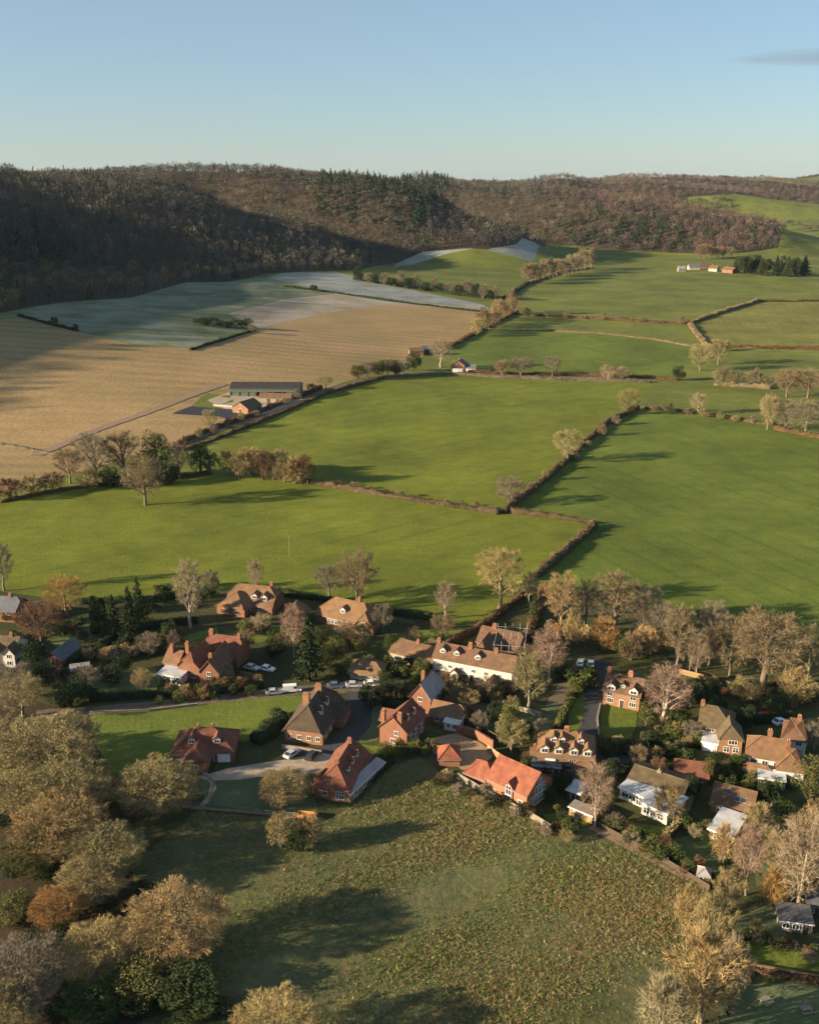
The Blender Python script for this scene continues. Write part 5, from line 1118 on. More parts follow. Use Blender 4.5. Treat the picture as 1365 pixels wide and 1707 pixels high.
# red tile cottage with verandah
b = Bd('tile_cottage', 'red tiled cottage with a frosted verandah roof beside the meadow')
v = b.vol((524, 1329), (582, 1338), 15, 2.9, 4.6, (.95, .4), 'y', 'brick', 'tile_red'); v.row('f', [.75], .5, 1.8, 1.9).win('f', .3, .9, 1.2).chimney(.28, .5, 1.3, .9, .8, 2).chimney(.85, .5, 1.4, 1.0, .8, 2)
v.dormer(.35, 'b', low=.42, w=1.4, h=1.1).dormer(.55, 'b', low=.42, w=1.4, h=1.1).dormer(.75, 'b', low=.42, w=1.4, h=1.1); v.row('r', [.15, .35, .6, .85], .8, 1.2, 1.4)
w2 = b.vol((514, 1322), (540, 1330), 5, 2.5, 2.4, (.8, .5), 'y', 'brick', 'tile_red'); w2.win('f', .5, .8, 1.5)
w3 = b.vol((584, 1339), (641, 1285), 1.9, 2.3, -.5, roof='tile_frost', wall='wood_grey'); w3.row('f', [.15, .4, .65, .88], .8, 1.4, 1.2)
# two chimney brick house
b = Bd('brick_house', 'red brick gabled house with two chimneys on its gable wall')
v = b.vol((633, 1238), (678, 1250), 9.5, 4.9, 4.2, (0, 0), 'y', 'brick', 'tile_red'); v.row('f', [.5], 1.0, 1.3).win('f', .62, 3.4, 1.1).chimney(.04, .12, .9, .9, .8, 2, ground=True).chimney(.05, .72, 1.1, 1.1, .8, 3)
v.row('r', [.2, .5, .8], .9).row('r', [.2, .5, .8], 3.2, 1.1, 1.0).dormer(.35, 'b', low=.35, w=1.4, h=1.1, wall='brick').dormer(.7, 'b', low=.35, w=1.4, h=1.1); v.door('r', .35)
w2 = b.vol((634, 1215), (655, 1219), 4.5, 3.0, 2.0, (0, 0), 'x', 'brick', 'tile_red')
# house behind it
b = Bd('gabled_house', 'tall red gabled house with a frosted roof slope above the courtyard')
v = b.vol((684, 1184), (717, 1191), 9, 4.6, 4.6, (0, .5), 'y', 'brick', 'tile_red', roof2='tile_frost'); v.win('f', .5, 3.4).chimney(.5, .3, 1.2, .9, .8, 2).row('r', [.4, .7], 3)
w2 = b.vol((716, 1204), (766, 1215), 6, 2.5, 2.8, (0, .3), 'x', 'brick', 'tile_orange'); w2.row('f', [.25, .6], .9).win('r', .5, .9); 
w3 = b.vol((740, 1216), (764, 1221), 3.5, 2.3, -.3, roof='felt', wall='white'); w3.row('f', [.3, .7], .8, 1.0)
# courtyard garages and the new house
b = Bd('garage', 'small red hipped garage nearer the tan courtyard', 'garage', 'red garages of the courtyard'); v = b.vol((732, 1278), (766, 1278), 5, 2.2, 2.6, (1, 1), 'x', 'brick_new', 'tile_new'); v.door('b', .5, 2.6, 2.0)
b = Bd('garage', 'red hipped garage joined to the new house with glazed gables', 'garage', 'red garages of the courtyard'); v = b.vol((774, 1300), (808, 1312), 5.5, 2.2, 2.8, (1, .4), 'x', 'brick_new', 'tile_new'); v.door('b', .5, 2.6, 2.0)
b = Bd('new_house', 'new orange brick house with tall glazed gable and plain red roof')
v = b.vol((810, 1322), (877, 1354), 9.2, 4.1, 4.4, (0, 0), 'x', 'brick_new', 'tile_new', ov=.2)
for u in (.2, .36, .5, .64, .8): v.win('r', u, .3, 1.15, 2.2)
for u in (.36, .5, .64): v.win('r', u, 2.9, 1.15, 1.9)
v.win('r', .5, 5.1, 1.15, 1.6).win('f', .2, 1.6, .6, .6).door('f', .84).win('f', .92, 1.8, .5, .5)
c = b.vol(tuple(at(840, 1338).xy), tuple(at(853, 1344).xy), 4.6, 4.6, 1.5, (0, 0), 'y', 'brick_new', 'tile_new', world=True, ov=.15); c.win('f', .5, .2, 1.35, 2.3).win('f', .5, 2.6, 1.35, 2.3)
# house with many dormers
b = Bd('dormer_house', 'wide brick house with two rows of white dormers in its hipped roof')
v = b.vol((895, 1284), (988, 1292), 9.5, 4.4, 4.7, (.85, .85), 'x', 'brick', 'tile_orange')
for u in (.12, .37, .64, .88): v.dormer(u, low=.06, w=1.9, h=1.5, rf='tile_orange')
for u in (.27, .42, .76): v.dormer(u, low=.52, w=1.5, h=1.15, rf='tile_orange')
v.chimney(.5, .5, 1.1, 1.1, .8, 3).row('f', [.55, .68, .82], .8, 1.3, 1.3).row('f', [.6, .75], 2.9, 1.0, 1.0).row('r', [.3, .7], 1.0).door('f', .93)
w2 = b.vol((886, 1291), (933, 1296), 4.5, 2.7, -.06, roof='feltdark', wall='cream'); w2.row('f', [.15, .38, .62, .85], .5, 1.2, 1.7)
link('roof_lantern', MB().box(-1.1, 1.1, -.5, .5, 0, .35).mesh('roof_lantern', M['paint']), w2.roof, w2.w(w2.L * .62, 2.2, 2.93), w2.ang)
w3 = b.vol((958, 1296), (984, 1299), 2.6, 2.6, 1.2, (.5, .5), 'x', 'white', 'tile_orange'); w3.row('f', [.3, .7], .6, 1.2, 1.5)
w4 = b.vol((884, 1276), (896, 1277), 2.5, 3.2, 1, (0, 0), 'x', 'brick', 'tile_orange'); w4.chimney(.5, .5, 1.0, .8, .7, 1)
# brick house with lawn
b = Bd('lawn_house', 'brown brick house with white dormers above the green front lawn')
v = b.vol((1004, 1173), (1064, 1186), 7.5, 4.4, 3.8, (0, 0), 'x', 'brick_brown', 'tile_brown'); v.row('f', [.2, .82], .9, 1.7, 1.3).row('f', [.18, .82], 3.0, 1.5, 1.0).door('f', .52).chimney(.04, .5, 1.6, 1.0, .7, 2, 'brick_brown').chimney(.63, .5, 1.6, 1.2, .8, 3, 'brick_brown')
v.dormer(.2, low=.02, w=2.2, h=1.3, rf='tile_brown').dormer(.5, low=.3, w=1.4, h=.8, rf='tile_brown').dormer(.82, low=.02, w=2.2, h=1.3, rf='tile_brown').row('r', [.4], 1)
w2 = b.vol((1052, 1164), (1072, 1168), 6, 3.2, 2.6, (0, .6), 'x', 'brick_brown', 'slate')
# mossy roofed house
b = Bd('mossy_house', 'brick house with mossy hipped roof left of the white tiled house')
v = b.vol((1162, 1234), (1216, 1244), 8.5, 4.5, 4.0, (.25, .9), 'x', 'brick_brown', 'tile_moss'); v.row('f', [.15, .4], 3.2, 1.2, 1.0).row('f', [.15, .4], .9).chimney(.02, .5, 1.2, .9, .7, 2, 'brick_brown')
w2 = b.vol((1196, 1256), (1234, 1260), 6.5, 4.4, 2.8, (.9, 0), 'y', 'brick_brown', 'tile_moss'); w2.win('f', .6, 3.0, 2.0, 1.1).row('f', [.35, .75], .7, 1.3, 1.4)
w3 = b.vol((1168, 1250), (1194, 1255), 3.5, 2.4, -.2, roof='felt', wall='white'); w3.door('f', .5, 2.4, 2.0, 'paint')
# white tiled house
b = Bd('white_house', 'white rendered house with brown hipped roof and tall chimneys')
v = b.vol((1240, 1286), (1304, 1298), 8, 4.7, 3.7, (.7, 0), 'x', 'white', 'tile_orange'); v.row('f', [.2, .5, .8], 3.0, 1.3, 1.0).row('f', [.2, .5], .7, 1.8, 1.4).chimney(.55, .6, 1.8, 1.0, .8, 2)
w2 = b.vol((1292, 1306), (1336, 1312), 8.5, 4.0, 3.6, (.9, .9), 'x', 'white', 'tile_orange'); w2.row('f', [.3, .7], .9, 1.6).chimney(.4, .55, 2.2, .9, .8, 2)
w3 = b.vol((1238, 1296), (1280, 1304), 2.2, 2.5, 1.1, (.6, .6), 'x', 'white', 'tile_orange'); w3.row('f', [.25, .6], .7, 1.6)
w4 = b.vol((1262, 1311), (1306, 1318), 3.2, 2.4, -.4, roof='felt', wall='white'); w4.row('f', [.1, .27, .44, .61, .78, .92], .5, 1.0, 1.5)
b = Bd('hipped_house', 'brown hipped house behind the white tiled house'); v = b.vol((1300, 1254), (1340, 1262), 8, 4.4, 3.8, (1, 1), 'x', 'white', 'tile_brown'); v.row('r', [.2, .5, .8], 2.8, 1.3, 1.1).row('f', [.3, .7], 2.8).chimney(.6, .5, 1.2, .9, .7, 2)
b = Bd('garage', 'red roofed brick garage below the mossy roofed house', 'garage'); v = b.vol((1124, 1304), (1178, 1311), 5.5, 2.2, 2.6, (0, 0), 'x', 'brick', 'tile_red'); v.door('f', .3, 2.4, 2.0, 'wood_dark').win('f', .75, .9)
# flat white bungalow
b = Bd('flat_bungalow', 'white bungalow with pale flat roof and mossy rear roof')
v = b.vol((1032, 1330), (1078, 1350), 6.5, 2.9, -.05, roof='felt', wall='white', ov=.5); v.row('f', [.78], .3, 2.4, 2.0).row('f', [.2, .45], .9, 1.6, 1.1)
w2 = b.vol((1068, 1356), (1110, 1376), 7.5, 3.0, -.06, roof='felt', wall='white', ov=.5); w2.row('f', [.2, .45, .75], .7, 1.3, 1.4).row('r', [.5], .7, 1.3, 1.4)
w3 = b.vol((1046, 1316), (1134, 1346), 7.5, 3.1, 1.6, (0, 0), 'x', 'cream', 'tile_moss'); w3.chimney(.45, .5, .7, .8, .6, 1, 'stone')
# brown garage house with skylights, shed
b = Bd('annex', 'brown tiled annex with skylights above the pale flat roofed shed', 'house'); v = b.vol((1183, 1354), (1250, 1372), 7, 2.6, 3.6, (0, 0), 'x', 'brick', 'tile_brown')
for u in (.28, .36): v.skylight(u, 'f', .55)
v.skylight(.6, 'f', .3, 1.2).skylight(.75, 'f', .3, 1.2).row('f', [.25, .7], .8, 1.8, 1.4)
b = Bd('garden_studio', 'tan timber studio with pale frosted flat roof in a shaded garden', 'shed'); v = b.vol((1180, 1398), (1219, 1412), 8.0, 2.5, -.25, roof='felt', wall='timber', ov=.5); v.win('f', .45, .5, 2.4, 1.6).win('l', .3, .8, 1.2)
b = Bd('summerhouse', 'tiny white summerhouse at the end of the footpath', 'summerhouse'); v = b.vol((1162, 1470), (1180, 1474), 2.2, 1.9, 1.0, (1, 1), 'x', 'white', 'tile_frost'); v.row('f', [.3, .7], .5, .7, 1.1)
b = Bd('garden_shed', 'dark flat roofed shed below the large pale birch', 'shed'); v = b.vol((1297, 1551), (1352, 1558), 4.5, 2.3, -.2, roof='feltdark', wall='wood_grey'); v.row('f', [.2, .5], .8, 1.2, 1.0).door('f', .8)
b = Bd('garden_shed', 'small tan shed at the right edge behind the dark roofed shed', 'shed'); v = b.vol((1345, 1522), (1375, 1526), 3.5, 2.1, 1.1, (0, 0), 'x', 'timber', 'feltdark'); v.door('f', .5, .8, 1.8)
b = Bd('timber_shed', 'long tan timber shed beside the pink birch', 'shed'); v = b.vol((948, 1358), (986, 1374), 2.4, 2.1, -.15, roof='wood_grey', wall='timber'); v.door('f', .3, .9, 1.8, 'timber')
b = Bd('garden_shed', 'frosted lean-to shed right of the new brick house', 'shed'); v = b.vol((944, 1330), (966, 1338), 4, 2.2, -.2, roof='felt', wall='wood_dark'); v.door('f', .5)
# white cottages and their long brown neighbour
b = Bd('cottage_row', 'row of white cottages under a long brown roof with dormers')
v = b.vol((722, 1124), (852, 1150), 7, 5.6, 3.5, (0, 0), 'x', 'white', 'tile_brown'); v.row('f', [.08, .22, .36, .52, .68, .84], 3.1, 1.1, 1.0).row('f', [.06, .20, .42, .58, .72, .9], .8, 1.2, 1.1)
for u in (.10, .28, .55): v.dormer(u, low=.35, w=1.6, h=1.15, rf='tile_brown')
v.chimney(.01, .5, 1.3, 1.0, .8, 2).chimney(.42, .5, 1.6, 1.1, .8, 3).chimney(.75, .5, 1.4, 1.0, .8, 2).porch(.30).porch(.78, 2.6, 2.2); v.door('f', .5)
w2 = b.vol((650, 1101), (724, 1120), 7, 3.0, 3.3, (.45, 0), 'x', 'cream', 'tile_brown'); w2.row('f', [.15, .35, .6, .85], .9, 1.2, 1.0).chimney(.5, .5, 1.0, .9, .7, 2)
b = Bd('scaffolded_house', 'dark roofed house wrapped in scaffolding behind the white cottages')
v = b.vol((794, 1092), (862, 1106), 8.5, 4.6, 3.6, (0, .2), 'x', 'brick', 'tile_brown'); v.row('f', [.2, .5, .8], 2.8).chimney(.3, .5, 1.4, 1.2, .8, 3)
w2 = b.vol((790, 1108), (812, 1112), 7, 4.5, 3.5, (.4, 0), 'y', 'brick', 'tile_brown'); w2.win('f', .5, 3)
b = Bd('thatched_cottage', 'low cream thatched cottage beside the village lane'); v = b.vol((584, 1131), (634, 1136), 6, 2.2, 2.9, (.8, .8), 'x', 'cream', 'thatch', ov=.6, th=.4); v.row('f', [.2, .5, .8], .7, 1.1, 1.0).chimney(.6, .5, .9, .8, .7, 1)
# tile houses along the field
b = Bd('tile_house', 'orange tiled house with two dormers at the field edge')
v = b.vol((378, 1018), (454, 1026), 10, 2.9, 5.6, (.5, .5), 'x', 'brick', 'tile_orange'); v.dormer(.58, low=.3, w=1.8, h=1.4, rf='tile_orange').dormer(.80, low=.25, w=2.0, h=1.5, rf='tile_orange').row('f', [.5, .75], .8).chimney(.85, .6, 1.2, 1.0, .8, 2)
w2 = b.vol((362, 1022), (408, 1030), 7, 2.7, 4.2, (.9, .3), 'y', 'brick', 'tile_orange'); w2.row('f', [.3, .7], .8, 1.3)
b = Bd('hip_cottage', 'small square orange tiled cottage between the two larger tile houses'); v = b.vol((472, 1042), (508, 1044), 7, 2.9, 4.0, (.6, .6), 'y', 'brick', 'tile_orange'); v.row('f', [.3, .7], .9)
b = Bd('hipped_tile_house', 'large orange hipped tile house with a cross gable at the field edge')
v = b.vol((528, 1036), (600, 1054), 10, 2.9, 5.2, (.7, .3), 'x', 'brick', 'tile_orange'); v.dormer(.55, low=.3, w=1.8, h=1.3, rf='tile_orange').row('f', [.3, .38, .46, .7], .7, .9, 1.5).chimney(.75, .6, 1.4, 1.0, .8, 2)
w2 = b.vol((590, 1056), (622, 1060), 9, 3.0, 4.2, (.5, 0), 'y', 'brick', 'tile_orange'); w2.win('f', .5, .8, 1.8).win('f', .5, 3.0, 1.2)
# old brick group
b = Bd('old_brick_house', 'old brick house of several gables with a white sunroom')
v = b.vol((334, 1142), (366, 1145), 12, 4.4, 4.0, (0, 0), 'y', 'brick', 'tile_brown', roof2='tile_brown'); v.win('f', .5, 1.0).win('f', .5, 3.2, 1.2).chimney(.15, .5, 1.3, .9, .8, 2)
w2 = b.vol((298, 1130), (334, 1136), 9, 4.2, 4.2, (.5, 0), 'y', 'brick', 'tile_red'); w2.row('f', [.35, .7], .9).chimney(.5, .1, 1.5, 1.0, .9, 2)
w3 = b.vol((264, 1137), (302, 1143), 5.5, 2.6, -.05, roof='felt', wall='white'); w3.row('f', [.1, .3, .5, .7, .9], .3, 1.2, 1.9)
w4 = b.vol((340, 1108), (396, 1116), 8, 4.5, 4.2, (.3, .3), 'x', 'brick', 'tile_red'); w4.chimney(.08, .5, 1.5, 1.2, .8, 3).chimney(.9, .5, 1.2, .9, .7, 2).row('f', [.8], 3)
w5 = b.vol((275, 1122), (298, 1126), 6, 3.8, 2.8, (0, 0), 'x', 'brick', 'tile_orange'); w5.chimney(.3, .4, 2.0, 1.0, .9, 2, ground=True)
w6 = b.vol((366, 1143), (390, 1140), 6, 2.4, 2.2, (0, .5), 'x', 'wood_dark', 'tile_moss'); w6.row('f', [.5], .8)
# left edge
b = Bd('slate_shed', 'shed with blue slate roof and brick gable left of the dark hedge', 'shed'); v = b.vol((76, 1108), (104, 1112), 9, 2.3, 2.4, (0, 0), 'y', 'brick', 'slate'); v.door('f', .5, .9, 1.9)
b = Bd('gabled_white_house', 'white house with twin gables cut by the left edge'); v = b.vol((-40, 1106), (26, 1110), 8, 4.6, 3.2, (0, 0), 'x', 'white', 'tile_moss'); v.row('f', [.2, .5, .8], 3, 1.1).chimney(.8, .5, 1.2)
w2 = b.vol((8, 1112), (27, 1113), 5, 4.4, 2.4, (0, 0), 'y', 'white', 'tile_moss'); w2.win('f', .5, 3, 1.2).win('f', .5, .8, 1.4)
w3 = b.vol((-25, 1110), (-2, 1111), 5, 4.4, 2.4, (0, 0), 'y', 'white', 'tile_moss'); w3.win('f', .5, 3, 1.2)
b = Bd('slate_house', 'dark roofed house at the left edge below the field'); v = b.vol((-30, 1034), (28, 1038), 8, 4.0, 3.4, (.2, .3), 'x', 'brick_brown', 'slate'); v.chimney(.7, .5, 1.2).row('f', [.4, .8], 2.6); w2 = b.vol((20, 1030), (38, 1031), 4, 2.5, 1.8, (0, 0), 'x', 'white', 'tile_orange')
b = Bd('garden_shed', 'small frosted shed right of the slate roofed shed', 'shed'); v = b.vol((120, 1130), (150, 1126), 4, 2.1, .9, (0, 0), 'x', 'wood_dark', 'tile_frost'); v.door('f', .5, .9, 1.8)
# farm
b = Bd('farm_barn', 'long open fronted barn with dark roof at the farm', 'barn')
v = b.vol((378, 660), (420, 663), 17, 6, 0.01, (0, 0), 'x', 'cladding', 'tin') if False else None
v = b.vol((384, 660), (500, 664), 16, 5.0, 2.8, (0, 0), 'x', 'cladding', 'barnroof', base=2.4)
for i in range(9):
    pm = MB(); u = v.L * i / 8; a = v.w(u, .1, -.4); pm.bar(a, (a[0], a[1], a[2] + 4.8), .22, 4); link('post', pm.mesh('post', M['wood_grey']), b.root)
pm = MB()
for (x0, x1, y) in ((0, v.L * .36, .25), (v.L * .8, v.L, .25)): pm.add([v.w(x0, y, -.4), v.w(x1, y, -.4), v.w(x1, y, 3.2), v.w(x0, y, 3.2)], [(0, 1, 2, 3)])
pm.add([v.w(.2, v.D - .3, -.4), v.w(v.L - .2, v.D - .3, -.4), v.w(v.L - .2, v.D - .3, 3.0), v.w(.2, v.D - .3, 3.0)], [(0, 1, 2, 3)])
for x in (.1, v.L - .1): pm.add([v.w(x, .2, -.4), v.w(x, v.D - .2, -.4), v.w(x, v.D - .2, 3), v.w(x, .2, 3)], [(0, 1, 2, 3)])
link('cladding_panel', pm.mesh('cladding_panel', M['cladding']), b.root)
for i, (u, q) in enumerate([(.50, 4), (.60, 5), (.68, 4.5), (.56, 8), (.64, 9)]):
    p = v.b.base + Vector(v.w(v.L * u, q, 0)); m = MB(); m.bar((-1.1, 0, .75), (1.1, 0, .75), .75, 10); o = link('hay_bale', m.mesh('hay_bale', M['hay']), None, p, v.ang + i)
    o.location.z = zat(p.x, p.y) + .24; tag(o, ['round hay bale standing left in the open bay of the farm barn', 'round hay bale standing near the middle of the barn bay', 'round hay bale standing right in the barn bay', 'round hay bale at the back left of the barn', 'round hay bale at the back right of the barn'][i], 'hay bale', 'hay bales in the farm barn')
b = Bd('stone_barn', 'small gabled brick barn in front of the long farm barn', 'barn'); v = b.vol((388, 688), (414, 692), 13, 3.6, 4.0, (0, 0), 'y', 'brick_brown', 'tile_moss'); v.door('f', .5, 2.0, 2.6, 'wood_dark')
b = Bd('cart_shed', 'low cream walled cart shed right of the gabled brick barn', 'barn'); v = b.vol((432, 670), (484, 674), 6, 3.0, 2.6, (0, 0), 'x', 'stone', 'tile_brown'); v.door('f', .3, 2.2, 2.2, 'wood_dark').door('f', .6, 2.2, 2.2, 'wood_dark')
b = Bd('farm_wall', 'low stone wall before the farm yard', 'wall'); v = b.vol((356, 678), (390, 682), .8, 1.2, -.02, roof='stone', wall='stone', ov=.1)
b = Bd('lane_cottage', 'red and white cottage beside the far lane'); v = b.vol((752, 618), (774, 620), 9, 4.6, 3.8, (0, 0), 'y', 'brick', 'slate'); v.row('f', [.5], 3.0, 2.0, 1.4).chimney(.3, .5, 1.6, 1.2, .9, 2); w2 = b.vol((776, 620), (792, 621), 7, 3.0, 2.4, (0, 0), 'x', 'white', 'slate'); w3 = b.vol((754, 622), (770, 623), 4, 2.4, -.2, roof='felt', wall='white')
b = Bd('field_barn', 'low brick barn with dark trees beside it above the lane', 'barn'); v = b.vol((683, 592), (706, 593), 9, 3.2, 2.4, (.3, .3), 'x', 'brick_brown', 'tile_brown'); w2 = b.vol((706, 591), (722, 591), 9, 3.6, 2.8, (0, 0), 'x', 'wood_dark', 'slate')
# far farm
for i, (a, c_, d, wl, rf, lb) in enumerate([((1148, 450), (1166, 450), 10, 'cream', 'slate', 'pale house leftmost at the far farm'), ((1130, 453), (1142, 453), 6, 'stone', 'tin', 'low white shed left of the far farm'), ((1180, 452), (1194, 453), 9, 'cream', 'tile_brown', 'cream house in the middle of the far farm'), ((1202, 454), (1220, 456), 10, 'brick', 'tile_brown', 'brick house with white ends rightmost at the far farm'), ((1166, 448), (1180, 448), 10, 'brick_brown', 'tile_brown', 'brown barn between the far farm houses')]):
    b = Bd('farm_building', lb, 'house', 'buildings of the far farm'); v = b.vol(a, c_, d, 4.6, 4.6, (0, 0), 'x', wl, rf); v.row('f', [.25, .7], 2.6, 2.0, 1.6); v.chimney(.3, .5, 1.5, 1.5, 1.2, 2)

# ---------------------------------------------------------------- scaffolding
def scaffold():
    a, bb = at(822, 1112), at(872, 1116); ux = (bb - a); L = ux.length; ux.normalize(); uy = Vector((-ux.y, ux.x, 0))
    root = bpy.data.objects.new('scaffolding', None); COL.objects.link(root); root.location = a; tag(root, 'steel scaffolding around the dark roofed house behind the white cottages', 'scaffolding')
    W = lambda x, y, z: ux * x + uy * y + Vector((0, 0, z))
    for x in np.linspace(0, L, 5):
        for y in (0, 6.0, 12.0): link('pole', MB().bar(W(x, y, -.2), W(x, y, 7.6 + (x * 7 % 2)), .05, 5).mesh('pole', M['steel']), root)
    for z in (2.2, 4.4, 6.6):
        for y in (0, 12.0): link('ledger', MB().bar(W(-.4, y, z), W(L + .4, y, z), .045, 5).mesh('ledger', M['steel']), root)
        for x in (0, L): link('ledger', MB().bar(W(x, -.4, z), W(x, 12.4, z), .045, 5).mesh('ledger', M['steel']), root)
    for z in (2.3, 4.5):
        m = MB(); m.add([W(-.2, .1, z), W(L + .2, .1, z), W(L + .2, 1.0, z), W(-.2, 1.0, z), W(-.2, .1, z + .06), W(L + .2, .1, z + .06), W(L + .2, 1.0, z + .06), W(-.2, 1.0, z + .06)], [(3, 2, 1, 0), (4, 5, 6, 7), (0, 1, 5, 4), (1, 2, 6, 5), (2, 3, 7, 6), (3, 0, 4, 7)])
        link('boards', m.mesh('boards', M['timber']), root)
    for sx in (0, L): link('brace', MB().bar(W(sx, 0, 0), W(sx, 12, 6.6), .045, 5).mesh('brace', M['steel']), root)
scaffold()

# ---------------------------------------------------------------- fences and garden walls
_fm = {}
def fence(px, h, label, kind='panel', mat='timber', bay=1.9, name='fence', cat='fence'):
    pts = [at(*p) for p in px]; root = bpy.data.objects.new(name, None); COL.objects.link(root); root.location = pts[0]; tag(root, label, cat, 'fences and walls of the village')
    c = resample([p.xy for p in pts], bay)
    for i, (p, q) in enumerate(zip(c[:-1], c[1:])):
        d = q - p; L = d.length; a = math.atan2(d.y, d.x); loc = (p.x - pts[0].x, p.y - pts[0].y, zat(p.x, p.y) - pts[0].z)
        k = (kind, mat, h, round(L, 1))
        if k not in _fm:
            L0 = round(L, 1)
            if kind == 'panel':
                post = MB().box(-.06, .06, -.06, .06, -.3, h + .1); body = MB().box(.06, L0 - .06, -.025, .025, .05, h); body.box(.06, L0 - .06, -.05, .05, h + .003, h + .06)
                for z in (.35, h * .6): body.box(.06, L0 - .06, .026, .08, z, z + .09)
            elif kind == 'rail':
                post = MB().box(-.07, .07, -.07, .07, -.3, h); body = MB()
                for z in (.35, .7, 1.05): body.box(.07, L0 - .07, -.03, .03, z * h / 1.2, z * h / 1.2 + .11)
            else:
                post = None; body = MB().box(0, L0, -.16, .16, -.3, h); body.box(-.02, L0 + .02, -.21, .21, h + .003, h + .10)
            _fm[k] = (post.mesh('post', M[mat]) if post else None, body.mesh('panel' if kind != 'rail' else 'rail', M[mat]))
        pm, bm = _fm[k]
        if pm: link('post', pm, root, loc, a)
        link({'panel': 'panel', 'rail': 'rail'}.get(kind, 'wall_section'), bm, root, loc, a)
fence([(762, 1298), (800, 1320), (840, 1342), (880, 1362), (918, 1385)], 1.5, 'weathered timber fence between the new brick house and the meadow', mat='wood_grey')
fence([(812, 1252), (826, 1264), (850, 1280), (858, 1290)], 1.9, 'tan timber fence right of the courtyard', mat='timber')
fence([(985, 1372), (1040, 1402), (1100, 1434), (1182, 1484)], 1.1, 'dark brown fence along the footpath above the meadow', mat='wood_dark')
fence([(440, 1358), (490, 1362), (530, 1370)], 1.1, 'grey rail fence at the meadow below the olive tree', 'rail', 'wood_grey', 2.2)
fence([(240, 1332), (335, 1346), (400, 1352), (438, 1357)], 1.1, 'grey rail fence between frosty lawn and meadow', 'rail', 'wood_grey', 2.2)
fence([(340, 1283), (343, 1295), (358, 1308), (348, 1340)], 1.0, 'low pale rail fence bending below the red bungalow', 'rail', 'wood_grey', 2.0)
fence([(760, 1222), (790, 1228), (822, 1248)], 2.0, 'red brick wall behind the courtyard', 'wall', 'brick', 2.4, 'garden_wall', 'wall')
fence([(836, 1172), (870, 1186), (902, 1196)], 1.2, 'low stone wall along the lane below the olive tree', 'wall', 'stone', 2.4, 'garden_wall', 'wall')
fence([(150, 1190), (250, 1186), (330, 1176)], .6, 'low pale kerb wall between lane and lawn', 'wall', 'stone', 2.6, 'garden_wall', 'wall')
fence([(998, 1234), (995, 1200), (1000, 1176)], .7, 'low stone wall at the left of the front lawn', 'wall', 'stone', 2.4, 'garden_wall', 'wall')
fence([(1110, 1118), (1150, 1128), (1190, 1138), (1202, 1150)], 1.5, 'tan timber fence behind the shaded lawn', mat='timber')
fence([(1075, 1210), (1120, 1222), (1160, 1226)], 1.2, 'grey fence right of the pinkish fan shaped tree', 'rail', 'wood_grey', 2.0)
fence([(1230, 1612), (1300, 1624), (1365, 1636)], 1.0, 'low brick wall between the near right lawns', 'wall', 'brick_brown', 2.4, 'garden_wall', 'wall')
fence([(440, 1142), (420, 1130), (400, 1126)], 1.3, 'tan fence before the parked cars of the old brick house', mat='timber')
fence([(700, 1180), (770, 1205), (830, 1235)], 1.5, 'thin dark fence from the gabled house to the mossy tree', mat='wood_dark')
fence([(470, 1248), (500, 1252), (536, 1258)], 1.0, 'low wall in front of the dark tiled house', 'wall', 'stone', 2.2, 'garden_wall', 'wall')
fence([(628, 1026), (660, 1036), (690, 1042)], 1.3, 'grey fence at the field edge right of the hipped tile house', 'rail', 'wood_grey', 2.2)

